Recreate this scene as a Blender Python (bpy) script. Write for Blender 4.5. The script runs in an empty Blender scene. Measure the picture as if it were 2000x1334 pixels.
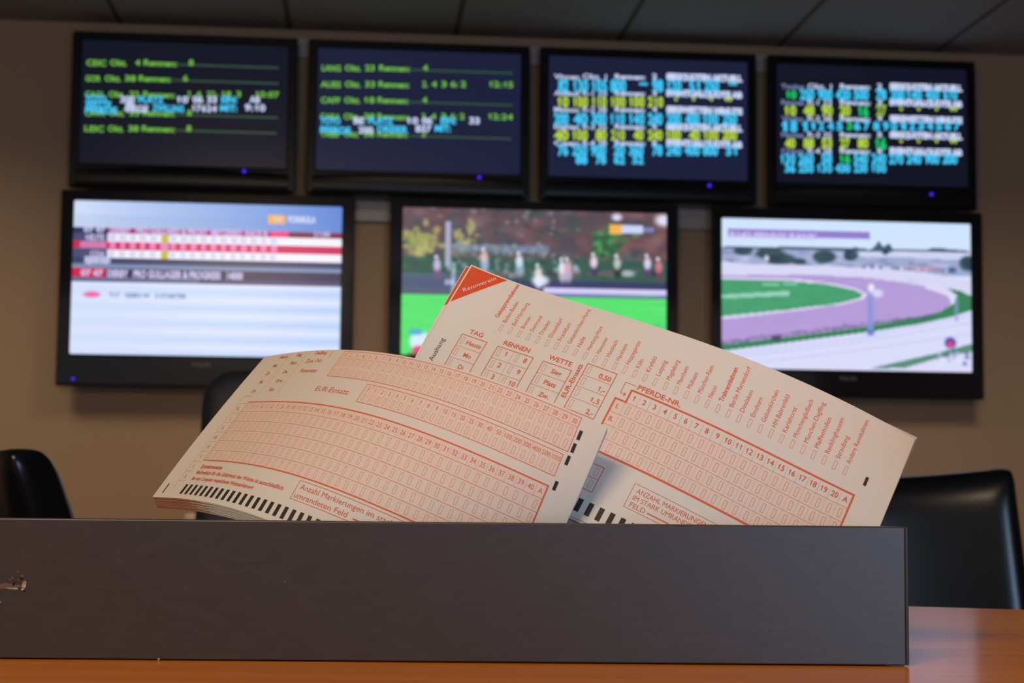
import bpy, math, random
import numpy as np
from mathutils import Vector, Matrix

# ------------------------------------------------------------------ camera, world, lights, exposure
SC = bpy.context.scene
COL = SC.collection
TABLE_Z = 0.75
EYE = Vector((0, 0, TABLE_Z + 0.0664))
F_PX, PITCH, ROLL = 3200.0, math.atan(263 / 3200), 0.0105
FWD = Vector((0, math.cos(PITCH), math.sin(PITCH)))
_u = Vector((0, -math.sin(PITCH), math.cos(PITCH)))
_r = Vector((1, 0, 0))
RGT = _r * math.cos(ROLL) + _u * math.sin(ROLL)
UPV = _u * math.cos(ROLL) - _r * math.sin(ROLL)
cam_data = bpy.data.cameras.new('camera')
cam = bpy.data.objects.new('camera', cam_data)
COL.objects.link(cam)
m = Matrix.Identity(4)
for i in range(3):
    m[i][0] = RGT[i]; m[i][1] = UPV[i]; m[i][2] = -FWD[i]; m[i][3] = EYE[i]
cam.matrix_world = m
cam_data.sensor_width = 36.0
cam_data.lens = F_PX / 2000 * 36.0
cam_data.clip_start = 0.02
cam_data.dof.use_dof = True
cam_data.dof.focus_distance = 0.645
cam_data.dof.aperture_fstop = 57.6 / 2.15
SC.camera = cam

SC.view_settings.view_transform = 'Standard'
SC.view_settings.look = 'None'
SC.view_settings.exposure = 0.0
SC.view_settings.gamma = 1.0
SC.view_settings.use_curve_mapping = False
SC.cycles.use_denoising = True
SC.cycles.sample_clamp_indirect = 4.0

world = bpy.data.worlds.new('world')
world.use_nodes = True
world.node_tree.nodes['Background'].inputs[0].default_value = (0.80, 0.74, 0.72, 1)
world.node_tree.nodes['Background'].inputs[1].default_value = 0.20
SC.world = world


def area(name, loc, target, size, size_y, energy, color, spread=math.pi):
    l = bpy.data.lights.new(name, 'AREA')
    l.shape = 'RECTANGLE'; l.size = size; l.size_y = size_y
    l.energy = energy; l.color = color; l.spread = spread
    o = bpy.data.objects.new(name, l)
    COL.objects.link(o)
    o.location = loc
    o.rotation_euler = (Vector(target) - Vector(loc)).to_track_quat('-Z', 'Y').to_euler()
    return o


WARM = (1.0, 0.74, 0.48)
COOL = (0.46, 0.67, 1.0)
area('ceiling_lamp_near', (-0.7, -0.9, 2.2), (-0.3, 0.6, 0.8), 0.9, 0.5, 39, WARM)
for lx in (-1.9, -0.2, 1.5):
    area('ceiling_downlight', (lx, 4.0, 2.24), (lx, 4.25, 0), 0.5, 0.5, 9.5, WARM, spread=math.radians(130))
area('window_daylight', (1.25, -1.9, 0.85), (0.1, 0.65, 0.75), 0.9, 1.3, 35, COOL)

# ------------------------------------------------------------------ helpers


def lin(c):
    c = c / 255.0
    return c / 12.92 if c <= 0.04045 else ((c + 0.055) / 1.055) ** 2.4


def rgb(r, g, b):
    return (lin(r), lin(g), lin(b), 1.0)


def tag(o, label=None, cat=None, group=None, kind=None):
    if label: o['label'] = label
    if cat: o['category'] = cat
    if group: o['group'] = group
    if kind: o['kind'] = kind
    return o


def empty(name, loc=(0, 0, 0), rz=0.0, label=None, cat=None, group=None):
    o = bpy.data.objects.new(name, None)
    COL.objects.link(o)
    o.location = loc; o.rotation_euler = (0, 0, rz)
    o.empty_display_size = 0.05
    return tag(o, label, cat, group)


class MB:
    """collects vertices and faces, links them as one mesh object"""

    def __init__(self):
        self.v = []; self.f = []; self.fm = []

    def add(self, vs, fs, mi=0):
        n = len(self.v)
        self.v += [tuple(p) for p in vs]
        self.f += [tuple(i + n for i in q) for q in fs]
        self.fm += [mi] * len(fs)

    def box(self, a, b, mi=0):
        (x0, y0, z0), (x1, y1, z1) = a, b
        self.add([(x0, y0, z0), (x1, y0, z0), (x1, y1, z0), (x0, y1, z0), (x0, y0, z1), (x1, y0, z1), (x1, y1, z1), (x0, y1, z1)],
                 [(0, 3, 2, 1), (4, 5, 6, 7), (0, 1, 5, 4), (1, 2, 6, 5), (2, 3, 7, 6), (3, 0, 4, 7)], mi)

    def tube(self, pts, r, n=12, r2=None):
        pts = [Vector(p) for p in pts]
        rings = []
        for i, p in enumerate(pts):
            d = (pts[min(i + 1, len(pts) - 1)] - pts[max(i - 1, 0)]).normalized()
            a = d.orthogonal().normalized() if i == 0 else (rings[-1][1] - d * rings[-1][1].dot(d)).normalized()
            b = d.cross(a)
            rr = r if r2 is None else r + (r2 - r) * i / (len(pts) - 1)
            rings.append(([p + (a * math.cos(t) + b * math.sin(t)) * rr for t in [2 * math.pi * k / n for k in range(n)]], a))
        vs = [q for ring, _ in rings for q in ring]
        fs = []
        for i in range(len(pts) - 1):
            for k in range(n):
                fs.append((i * n + k, i * n + (k + 1) % n, (i + 1) * n + (k + 1) % n, (i + 1) * n + k))
        fs.append(tuple(range(n))[::-1]); fs.append(tuple((len(pts) - 1) * n + k for k in range(n)))
        self.add(vs, fs)

    def build(self, name, mats, parent=None, bevel=0.0, smooth=False, seg=3, subsurf=0, limit=None):
        me = bpy.data.meshes.new(name)
        me.from_pydata(self.v, [], self.f)
        if not isinstance(mats, (list, tuple)): mats = [mats]
        for q in mats: me.materials.append(q)
        me.polygons.foreach_set('material_index', self.fm)
        if smooth: me.polygons.foreach_set('use_smooth', [True] * len(me.polygons))
        me.update()
        o = bpy.data.objects.new(name, me)
        COL.objects.link(o)
        if parent: o.parent = parent
        if bevel:
            b = o.modifiers.new('bevel', 'BEVEL'); b.width = bevel; b.segments = seg
            b.limit_method = 'ANGLE'; b.angle_limit = math.radians(limit or 40)
        if subsurf:
            s = o.modifiers.new('subsurf', 'SUBSURF'); s.levels = subsurf; s.render_levels = subsurf
        return o


def new_mat(name):
    mt = bpy.data.materials.new(name)
    mt.use_nodes = True
    nt = mt.node_tree
    return mt, nt, nt.nodes['Principled BSDF']


def plain(name, col, rough=0.5, metal=0.0, coat=0.0, bump=0.0, bscale=200.0, var=0.0, spec=0.5, coat_rough=0.05):
    mt, nt, b = new_mat(name)
    b.inputs['Base Color'].default_value = col
    b.inputs['Roughness'].default_value = rough
    b.inputs['Metallic'].default_value = metal
    b.inputs['Specular IOR Level'].default_value = spec
    b.inputs['Coat Weight'].default_value = coat
    b.inputs['Coat Roughness'].default_value = coat_rough
    tc = nt.nodes.new('ShaderNodeTexCoord')
    nz = nt.nodes.new('ShaderNodeTexNoise')
    nz.inputs['Scale'].default_value = bscale; nz.inputs['Detail'].default_value = 4
    nt.links.new(tc.outputs['Object'], nz.inputs['Vector'])
    if bump:
        bp = nt.nodes.new('ShaderNodeBump')
        bp.inputs['Strength'].default_value = bump; bp.inputs['Distance'].default_value = 0.001
        nt.links.new(nz.outputs['Fac'], bp.inputs['Height'])
        nt.links.new(bp.outputs['Normal'], b.inputs['Normal'])
    if var:
        mx = nt.nodes.new('ShaderNodeMix'); mx.data_type = 'RGBA'
        mx.inputs['A'].default_value = tuple(c * (1 - var) for c in col[:3]) + (1,)
        mx.inputs['B'].default_value = tuple(min(1, c * (1 + var)) for c in col[:3]) + (1,)
        nt.links.new(nz.outputs['Fac'], mx.inputs['Factor'])
        nt.links.new(mx.outputs['Result'], b.inputs['Base Color'])
    return mt


def grain(name, c1, c2, stretch, scale, rough, coat=0.0, coat_rough=0.1, bump=0.1, spec=0.5):
    """wood or laminate with streaks running along x"""
    mt, nt, b = new_mat(name)
    tc = nt.nodes.new('ShaderNodeTexCoord')
    mp = nt.nodes.new('ShaderNodeMapping'); mp.inputs['Scale'].default_value = stretch
    nz = nt.nodes.new('ShaderNodeTexNoise'); nz.inputs['Scale'].default_value = scale
    nz.inputs['Detail'].default_value = 8; nz.inputs['Roughness'].default_value = 0.6
    rp = nt.nodes.new('ShaderNodeValToRGB')
    rp.color_ramp.elements[0].position = 0.32; rp.color_ramp.elements[0].color = c1
    rp.color_ramp.elements[1].position = 0.68; rp.color_ramp.elements[1].color = c2
    nt.links.new(tc.outputs['Object'], mp.inputs['Vector'])
    nt.links.new(mp.outputs['Vector'], nz.inputs['Vector'])
    nt.links.new(nz.outputs['Fac'], rp.inputs['Fac'])
    nt.links.new(rp.outputs['Color'], b.inputs['Base Color'])
    bp = nt.nodes.new('ShaderNodeBump'); bp.inputs['Strength'].default_value = bump; bp.inputs['Distance'].default_value = 0.0005
    nt.links.new(nz.outputs['Fac'], bp.inputs['Height'])
    nt.links.new(bp.outputs['Normal'], b.inputs['Normal'])
    b.inputs['Roughness'].default_value = rough
    b.inputs['Coat Weight'].default_value = coat
    b.inputs['Coat Roughness'].default_value = coat_rough
    b.inputs['Specular IOR Level'].default_value = spec
    return mt


def glow(name, col, strength=1.0):
    mt, nt, b = new_mat(name)
    b.inputs['Base Color'].default_value = (0.004, 0.004, 0.005, 1)
    b.inputs['Roughness'].default_value = 0.3
    b.inputs['Emission Color'].default_value = col
    b.inputs['Emission Strength'].default_value = strength
    return mt


M = {}
M['wall'] = plain('wall_paint', (0.40, 0.285, 0.195, 1), 0.8, bump=0.2, bscale=60, var=0.04)
M['floor'] = plain('carpet', (0.10, 0.075, 0.06, 1), 0.95, bump=0.6, bscale=400, var=0.2)
M['tv_black'] = plain('tv_black_plastic', (0.006, 0.007, 0.012, 1), 0.30, bump=0.02, spec=0.22)
M['tv_gloss'] = plain('tv_piano_black', (0.005, 0.006, 0.011, 1), 0.10, coat=0.8)
M['rail'] = plain('rail_white', (0.42, 0.40, 0.42, 1), 0.5)
M['led'] = glow('blue_led', rgb(70, 40, 255), 1.3)
M['logo'] = plain('grey_logo_print', rgb(95, 95, 105), 0.4)
M['leather'] = plain('black_leather', (0.003, 0.004, 0.006, 1), 0.22, bump=0.05, bscale=300, spec=0.40)
M['leather_mid'] = plain('charcoal_leather', (0.020, 0.025, 0.034, 1), 0.5, bump=0.12, bscale=300)
M['chrome'] = plain('chrome', (0.6, 0.6, 0.62, 1), 0.15, metal=1.0)
M['paper'] = plain('slip_paper', (0.76, 0.70, 0.62, 1), 0.75, bump=0.05, bscale=900, var=0.012, spec=0.25)
M['red'] = plain('red_print', (0.74, 0.145, 0.06, 1), 0.7, spec=0.2)
M['redpale'] = plain('pale_red_print', (0.74, 0.36, 0.25, 1), 0.7, spec=0.2)
M['tint'] = plain('pink_tint_print', (0.80, 0.655, 0.56, 1), 0.75, spec=0.2)
M['orange'] = plain('orange_print', (0.72, 0.085, 0.018, 1), 0.65, spec=0.3)
M['edge_orange'] = plain('paper_edge_with_orange_bleed', (0.58, 0.27, 0.17, 1), 0.8, spec=0.2)
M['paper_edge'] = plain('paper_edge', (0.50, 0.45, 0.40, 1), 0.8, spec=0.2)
M['inkblack'] = plain('black_print', (0.035, 0.030, 0.024, 1), 0.6, spec=0.3)
M['inkdark'] = plain('dark_text_print', (0.09, 0.07, 0.05, 1), 0.6, spec=0.3)
M['board'] = grain('dark_brown_laminate', (0.034, 0.027, 0.025, 1), (0.043, 0.034, 0.031, 1), (5.0, 8, 22), 18, 0.40, bump=0.10)
M['board_edge'] = grain('dark_laminate_edge', (0.016, 0.012, 0.011, 1), (0.028, 0.021, 0.019, 1), (2.0, 8, 30), 14, 0.5, bump=0.25)
M['wood'] = grain('cherry_wood_tabletop', (0.80, 0.19, 0.003, 1), (0.96, 0.34, 0.012, 1), (0.7, 16, 4), 5.0, 0.28, coat=0.35, coat_rough=0.12, bump=0.04, spec=0.4)
M['rawwood'] = plain('raw_chipboard', (0.42, 0.29, 0.17, 1), 0.9, bump=0.5, bscale=1200, var=0.5)
M['darkchip'] = plain('dark_gouge', (0.008, 0.005, 0.004, 1), 0.9)
M['greychip'] = plain('brown_scuff', (0.12, 0.08, 0.055, 1), 0.8)
M['metal_leg'] = plain('dark_table_metal', (0.05, 0.05, 0.055, 1), 0.4, metal=0.8)
M['cabinet'] = plain('pale_cabinet_paint', (0.62, 0.50, 0.44, 1), 0.5)


def ceiling_mat():
    mt, nt, b = new_mat('ceiling_tiles')
    tc = nt.nodes.new('ShaderNodeTexCoord')
    sep = nt.nodes.new('ShaderNodeSeparateXYZ')
    nt.links.new(tc.outputs['Object'], sep.inputs[0])
    outs = []
    for ax, ph, per in (('X', 0.19 + 0.545 * 8, 0.545), ('Y', 0.75 + 1.25 * 20, 1.25)):
        a = nt.nodes.new('ShaderNodeMath'); a.operation = 'ADD'; a.inputs[1].default_value = ph
        nt.links.new(sep.outputs[ax], a.inputs[0])
        d = nt.nodes.new('ShaderNodeMath'); d.operation = 'DIVIDE'; d.inputs[1].default_value = per
        nt.links.new(a.outputs[0], d.inputs[0])
        fr = nt.nodes.new('ShaderNodeMath'); fr.operation = 'PINGPONG'; fr.inputs[1].default_value = 0.5
        nt.links.new(d.outputs[0], fr.inputs[0])
        lt = nt.nodes.new('ShaderNodeMath'); lt.operation = 'LESS_THAN'; lt.inputs[1].default_value = 0.0095 / per
        nt.links.new(fr.outputs[0], lt.inputs[0])
        outs.append(lt)
    mx = nt.nodes.new('ShaderNodeMath'); mx.operation = 'MAXIMUM'
    nt.links.new(outs[0].outputs[0], mx.inputs[0]); nt.links.new(outs[1].outputs[0], mx.inputs[1])
    nz = nt.nodes.new('ShaderNodeTexNoise'); nz.inputs['Scale'].default_value = 40
    nt.links.new(tc.outputs['Object'], nz.inputs['Vector'])
    c = nt.nodes.new('ShaderNodeMix'); c.data_type = 'RGBA'
    c.inputs['A'].default_value = (0.27, 0.245, 0.235, 1); c.inputs['B'].default_value = (0.30, 0.275, 0.26, 1)
    nt.links.new(nz.outputs['Fac'], c.inputs['Factor'])
    c2 = nt.nodes.new('ShaderNodeMix'); c2.data_type = 'RGBA'; c2.inputs['B'].default_value = (0.10, 0.075, 0.06, 1)
    nt.links.new(c.outputs['Result'], c2.inputs['A']); nt.links.new(mx.outputs[0], c2.inputs['Factor'])
    nt.links.new(c2.outputs['Result'], b.inputs['Base Color'])
    b.inputs['Roughness'].default_value = 0.9
    return mt


def pixel_mat():
    """a lit screen showing the colours stored per face of its pixel grid"""
    mt, nt, b = new_mat('lit_screen_picture')
    at = nt.nodes.new('ShaderNodeAttribute'); at.attribute_name = 'Pic'
    b.inputs['Base Color'].default_value = (0.004, 0.004, 0.006, 1)
    b.inputs['Roughness'].default_value = 0.25
    nt.links.new(at.outputs['Color'], b.inputs['Emission Color'])
    b.inputs['Emission Strength'].default_value = 1.0
    return mt


M['ceiling'] = ceiling_mat()
M['picture'] = pixel_mat()

_txt_cache = {}


def glyphs(s, weight=0.0):
    """flat mesh data of a string, normalised to start at x=0; returns verts, faces, width, cap height"""
    k = (s, weight)
    if k in _txt_cache: return _txt_cache[k]
    if '1' in s and s != '1' and all(c in '0123456789,.-:' for c in s):
        # figures side by side, evenly spaced
        V = []; Fc = []; x = 0.0
        for c in s:
            v, f, w, cap = glyphs(c, weight)
            adv = 0.56 if c.isdigit() else 0.28
            n = len(V); o = x + (adv - w) / 2
            V += [(a + o, b) for a, b in v]; Fc += [tuple(i + n for i in q) for q in f]; x += adv
        x0 = min(a for a, b in V); x1 = max(a for a, b in V)
        _txt_cache[k] = ([(a - x0, b) for a, b in V], Fc, x1 - x0, 0.69)
        return _txt_cache[k]
    if s == '1':
        e = 0.045 + weight
        V = [(0.17 - e, 0), (0.17 + e, 0), (0.17 + e, 0.69), (0.17 - e, 0.69), (0.17 - e, 0.60), (0.0, 0.52), (0.0, 0.52 - 2 * e), (0.17 - e, 0.60 - 2 * e)]
        _txt_cache[k] = (V, [(0, 1, 2, 3), (4, 5, 6, 7)], 0.17 + e, 0.69)
        return _txt_cache[k]
    cu = bpy.data.curves.new('t', 'FONT')
    cu.body = s; cu.size = 1.0; cu.offset = weight; cu.resolution_u = 3
    ob = bpy.data.objects.new('t', cu)
    me = bpy.data.meshes.new_from_object(ob)
    vs = [(v.co.x, v.co.y) for v in me.vertices]
    fs = [tuple(p.vertices) for p in me.polygons]
    bpy.data.objects.remove(ob); bpy.data.curves.remove(cu); bpy.data.meshes.remove(me)
    if vs:
        x0 = min(v[0] for v in vs); x1 = max(v[0] for v in vs)
    else:
        x0 = x1 = 0
    vs = [(x - x0, y) for x, y in vs]
    _txt_cache[k] = (vs, fs, max(x1 - x0, 1e-6), 0.69)
    return _txt_cache[k]


# ------------------------------------------------------------------ the room
WALL_YAW = math.atan(0.0925)
WX = Vector((math.cos(WALL_YAW), math.sin(WALL_YAW), 0))
WN = Vector((math.sin(WALL_YAW), -math.cos(WALL_YAW), 0))     # towards the camera
P_TV = Vector((0, 5.25, 0))                                   # plane of the television fronts
P_WALL = P_TV - WN * 0.10
CEIL_Z = 2.27
ANG = WALL_YAW


def on_wall(w, d, z):
    """w along the back wall, d out of the wall"""
    p = P_WALL + WX * w + WN * d
    return (p.x, p.y, z)


def wallbox(w0, w1, d0, d1, z0, z1, name, mat, parent=None, **kw):
    mb = MB(); mb.box((w0, -d1, z0), (w1, -d0, z1))
    o = mb.build(name, mat, parent, **kw)
    if parent is None:
        o.location = (P_WALL.x, P_WALL.y, 0); o.rotation_euler = (0, 0, ANG)
    return o


tag(wallbox(-3.4, 3.4, -0.12, 0, 0, CEIL_Z, 'wall_back', M['wall']), kind='structure')
tag(wallbox(-3.4, 3.4, -0.12, 8.6, CEIL_Z, CEIL_Z + 0.08, 'ceiling', M['ceiling']), kind='structure')
tag(wallbox(-3.4, 3.4, -0.12, 8.6, -0.08, 0, 'floor', M['floor']), kind='structure')
tag(wallbox(-3.5, -3.4, -0.12, 8.6, 0, CEIL_Z, 'wall_left', M['wall']), kind='structure')
tag(wallbox(3.4, 3.5, -0.12, 8.6, 0, CEIL_Z, 'wall_right', M['wall']), kind='structure')


# mounting rails behind the televisions
def rail(w0, w1, z0, z1, label):
    r = empty('mounting_rail', on_wall((w0 + w1) / 2, 0, z0), ANG, label, 'rail', 'mounting rails on the back wall')
    L = (w1 - w0) / 2
    mb = MB(); mb.box((-L, -0.018, 0), (L, 0, z1 - z0)); mb.build('bar', M['rail'], r, bevel=0.002)
    mb = MB()
    for s in (-1, 1): mb.box((s * L - 0.004, -0.0185, 0.0), (s * L + 0.004, 0, z1 - z0 + 0.002))
    mb.build('end_cap', M['rail'], r)


rail(-1.30, 1.555, 2.175, 2.238, 'white horizontal mounting rail behind the upper row of four screens')
rail(-1.30, 1.40, 1.64, 1.705, 'white horizontal mounting rail behind the lower row of three large screens')
cab = empty('low_cabinet', on_wall(-0.885, 0.2, 0), ANG, 'pale low cabinet against the back wall, beside the middle chair', 'cabinet')
mb = MB(); mb.box((-0.11, -0.18, 0.05), (0.2, 0.18, 0.705)); mb.build('body', M['cabinet'], cab, bevel=0.004)
mb = MB(); mb.box((-0.115, -0.185, 0.705), (0.205, 0.18, 0.72)); mb.build('top', M['cabinet'], cab, bevel=0.003)
mb = MB(); mb.box((-0.10, -0.195, 0.08), (0.19, -0.18, 0.69)); dr = mb.build('door', M['cabinet'], cab, bevel=0.003)
mb = MB(); mb.tube([(0.15, -0.21, 0.5), (0.15, -0.21, 0.6)], 0.005); mb.box((0.147, -0.21, 0.51), (0.153, -0.194, 0.515)); mb.box((0.147, -0.21, 0.585), (0.153, -0.194, 0.59)); mb.build('handle', M['chrome'], dr)
mb = MB(); mb.box((-0.10, -0.16, 0.0), (0.19, 0.17, 0.05)); mb.build('plinth', M['cabinet'], cab)


# ------------------------------------------------------------------ televisions
def plane_pt(px, py, p0, n):
    d = FWD + RGT * ((px - 1000) / F_PX) - UPV * ((py - 667) / F_PX)
    t = (p0 - EYE).dot(n) / d.dot(n)
    return EYE + d * t


def make_tv(w0, w1, z0, z1, sw0, sw1, sz0, sz1, label, group, big, led, screen_mat):
    W, H = w1 - w0, z1 - z0
    root = empty('television', on_wall((w0 + w1) / 2, 0.0, z0), ANG, label, 'television', group)
    root['_w'] = (w0 + w1) / 2; root['_z'] = z0
    x0, x1 = sw0 - (w0 + w1) / 2, sw1 - (w0 + w1) / 2
    y0, y1 = sz0 - z0, sz1 - z0
    D = 0.10; fr = -D
    # frame: a bevelled ring round the screen
    mb = MB()
    hx = W / 2
    out = [(-hx, 0), (hx, 0), (hx, H), (-hx, H)]
    inn = [(x0, y0), (x1, y0), (x1, y1), (x0, y1)]
    vs = [(x, fr, z) for x, z in out] + [(x, fr, z) for x, z in inn] + [(x, fr + 0.035, z) for x, z in out] + [(x, fr + 0.006, z) for x, z in inn]
    fs = []
    for k in range(4):
        j = (k + 1) % 4
        fs += [(k, j, 4 + j, 4 + k), (k, 8 + k, 8 + j, j), (4 + k, 4 + j, 12 + j, 12 + k)]
    fs.append((8, 11, 10, 9))
    mb.add(vs, fs)
    mb.build('frame', M['tv_gloss'] if big else M['tv_black'], root, bevel=0.007 if big else 0.010, seg=4, smooth=False)
    # back housing
    mb = MB()
    a = 0.04
    vs = [(-hx + 0.012, fr + 0.034, 0.012), (hx - 0.012, fr + 0.034, 0.012), (hx - 0.012, fr + 0.034, H - 0.012), (-hx + 0.012, fr + 0.034, H - 0.012),
          (-hx + a, -0.022, a), (hx - a, -0.022, a), (hx - a, -0.022, H - a), (-hx + a, -0.022, H - a)]
    mb.add(vs, [(0, 1, 5, 4), (1, 2, 6, 5), (2, 3, 7, 6), (3, 0, 4, 7), (4, 5, 6, 7), (0, 3, 2, 1)])
    mb.build('housing', M['tv_black'], root, bevel=0.006)
    # wall bracket
    mb = MB()
    for s in (-1, 1): mb.box((s * 0.12 - 0.02, -0.026, H * 0.2), (s * 0.12 + 0.02, -0.019, H * 0.8))
    mb.build('wall_bracket', M['rail'], root)
    if not big:   # curved lip along the lower edge
        mb = MB(); n = 10; N = 24
        vs = []
        for i in range(N + 1):
            x = -hx + 0.02 + (W - 0.04) * i / N
            sag = 0.010 * (1 - (2 * i / N - 1) ** 2)
            for k in range(n + 1):
                t = math.pi * k / n
                vs.append((x, fr + 0.001 - 0.007 * math.sin(t), 0.004 + (0.056 + sag) * (1 - math.cos(t)) / 2))
        fs = [(i * (n + 1) + k, (i + 1) * (n + 1) + k, (i + 1) * (n + 1) + k + 1, i * (n + 1) + k + 1) for i in range(N) for k in range(n)]
        mb.add(vs, fs); mb.build('lower_lip', M['tv_black'], root, smooth=True)
    # screen
    if screen_mat is not None:
        mb = MB(); mb.add([(x0, fr + 0.005, y0), (x1, fr + 0.005, y0), (x1, fr + 0.005, y1), (x0, fr + 0.005, y1)], [(0, 1, 2, 3)])
        mb.build('screen', screen_mat, root)
    # led
    lx, lz = led
    mb = MB(); n = 12; r = 0.0052 if not big else 0.004
    lx -= (w0 + w1) / 2; lz -= z0
    vs = [(lx, fr - 0.011, lz)] + [(lx + r * math.cos(2 * math.pi * k / n), fr - 0.0085, lz + r * math.sin(2 * math.pi * k / n)) for k in range(n)]
    vs += [(x, fr + 0.002, z) for x, _, z in vs[1:]]
    mb.add(vs, [(0, k + 1, (k + 1) % n + 1) for k in range(n)] + [(k + 1, n + k + 1, n + (k + 1) % n + 1, (k + 1) % n + 1) for k in range(n)])
    mb.build('power_light', M['led'], root)
    return root


def loc_of(root, px, py):
    """point of the photograph's screen content -> the screen plane's own x, z"""
    p = plane_pt(px, py, P_TV, WN)
    return (p - P_WALL).dot(WX) - root['_w'], p.z - root['_z']


def wz(px, py):
    p = plane_pt(px, py, P_TV, WN)
    return (p - P_WALL).dot(WX), p.z


class ScreenText:
    def __init__(self, root, origin, scale):
        self.root = root; self.o = origin; self.s = scale; self.b = {}; self.depth = 0

    def zp(self, x, y):
        return self.o[0] + x / self.s, self.o[1] + y / self.s

    def put(self, s, x0, x1, yc, h, col, weight=0.025):
        a = loc_of(self.root, *self.zp(x0, yc)); b = loc_of(self.root, *self.zp(x1, yc))
        zc = a[1]
        hh = h / self.s * 1.64e-3
        vs, fs, w, cap = glyphs(s, weight)
        sx = (b[0] - a[0]) / w; sy = hh / cap
        mb = self.b.setdefault(col, MB())
        self.depth += 1
        y = -0.10 + 0.0045 - 0.000004 * self.depth
        mb.add([(a[0] + x * sx, y, zc - hh / 2 + v * sy) for x, v in vs], fs)

    def rect(self, x0, x1, y0, y1, col, dz=0.0045):
        a = loc_of(self.root, *self.zp(x0, y0)); b = loc_of(self.root, *self.zp(x1, y0))
        c = loc_of(self.root, *self.zp(x0, y1))
        mb = self.b.setdefault(col, MB())
        y = -0.10 + dz
        mb.add([(a[0], y, c[1]), (b[0], y, c[1]), (b[0], y, a[1]), (a[0], y, a[1])], [(0, 1, 2, 3)])

    def done(self, names):
        for col, mb in self.b.items():
            mb.build(names.get(col, 'screen_text'), TXT[col], self.root)


TXT = {
    'cyan': glow('cyan_screen_text', rgb(62, 190, 236), 1.15), 'yellow': glow('yellow_screen_text', rgb(178, 206, 66), 1.05),
    'white': glow('white_screen_text', rgb(200, 212, 246), 1.0), 'lime': glow('lime_screen_text', rgb(112, 186, 66), 1.0),
    'green': glow('green_screen_text', rgb(24, 205, 112), 1.0), 'dimgreen': glow('dim_green_screen_line', rgb(46, 78, 62), 1.0),
    'olive': glow('olive_screen_text', rgb(150, 190, 66), 1.0), 'grey': glow('grey_screen_text', rgb(120, 132, 180), 1.0),
    'pink': glow('pink_screen_text', rgb(240, 80, 150), 1.0), 'blue': glow('blue_screen_text', rgb(90, 120, 185), 1.0),
    'lilac': glow('lilac_screen_text', rgb(205, 198, 240), 1.0), 'orange': glow('orange_screen_block', rgb(245, 180, 80), 1.0),
}
DARKSCREEN = glow('dark_lit_screen', rgb(17, 20, 36), 1.0)
DARKSCREEN2 = glow('dark_lit_screen_brighter', rgb(26, 31, 58), 1.0)
for q in (DARKSCREEN, DARKSCREEN2): q.node_tree.nodes['Principled BSDF'].inputs['Roughness'].default_value = 0.18

GU = 'small televisions in the upper row'
GL = 'large televisions in the lower row'
ZU0, ZU1 = 1.713, 2.217
up = []
for (a, b), sp, led, lab, dm in (
        ((-1.414, -0.703), (30, 30), (477, 335), 'black television with few green text lines, leftmost of the upper row', DARKSCREEN),
        ((-0.668, 0.050), (30, 30), (936, 347), 'black television with green text lines, second from left in the upper row', DARKSCREEN2),
        ((0.083, 0.802), (30, 30), (1385, 363), 'black television with cyan and yellow odds, third from left in the upper row', DARKSCREEN2),
        ((0.842, 1.549), (30, 30), (1818, 380), 'black television with cyan and yellow odds, rightmost of the upper row', DARKSCREEN)):
    up.append(make_tv(a, b, ZU0, ZU1, a + 0.030, b - 0.030, ZU0 + 0.078, ZU1 - 0.028, lab, GU, False, wz(*led), dm))

# teletext lists on the two left screens
t = ScreenText(up[0], (120, 40), 3.924)
for y, parts, line in ((320, (('CEIC', 190, 342), ('Okt.', 372, 500), ('4', 566, 602), ('Rennen:', 630, 885), ('8', 975, 1012)), (890, 1665)),
                       (440, (('GOR', 183, 300), ('Okt.', 330, 455), ('38', 485, 568), ('Rennen:', 592, 840), ('6', 932, 968)), (850, 1665)),
                       (825, (('LEIC', 175, 325), ('Okt.', 355, 475), ('38', 512, 590), ('Rennen:', 615, 870), ('8', 957, 995)), (880, 1650)),
                       (705, (('CAVA', 178, 335), ('Okt.', 362, 482), ('33', 520, 595), ('Rennen:', 622, 870), ('8', 962, 998)), (880, 1660)),
                       (562, (('CAGL', 180, 332), ('Okt.', 360, 482), ('22', 520, 595), ('Rennen:', 625, 870), ('2.', 965, 1000), ('4.', 1033, 1080), ('22-', 1115, 1200), ('18', 1228, 1300), ('3', 1340, 1375), ('10:07', 1488, 1668)), None)):
    for s, a, b in parts: t.put(s, a, b, y, 44, 'lime', 0.03)
    if line: t.rect(line[0], line[1], y + 8, y + 22, 'dimgreen', 0.0047)
for s, a, b, y, c in (('TOTO', 180, 345, 595, 'cyan'), ('WETTE', 180, 380, 638, 'cyan'), ('PFERDE', 180, 425, 680, 'cyan'), ('200', 448, 560, 600, 'white'),
                      ('JE', 478, 560, 640, 'white'), ('SIEGE', 488, 665, 672, 'white'), ('PLATZ', 590, 785, 602, 'cyan'), ('10', 885, 970, 602, 'white'), ('06', 1005, 1085, 602, 'white'),
                      ('33', 1115, 1190, 602, 'white'), ('EIN:', 1225, 1345, 602, 'cyan'), ('AB', 1440, 1522, 602, 'white'), ('ZWILLING', 695, 938, 668, 'cyan'),
                      ('17624', 1002, 1190, 668, 'white'), ('MIT:', 1215, 1345, 668, 'cyan'), ('9:10', 1405, 1562, 664, 'white')):
    t.put(s, a, b, y, 48, c, 0.04)
t.done({'dimgreen': 'screen_lines'})

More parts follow.
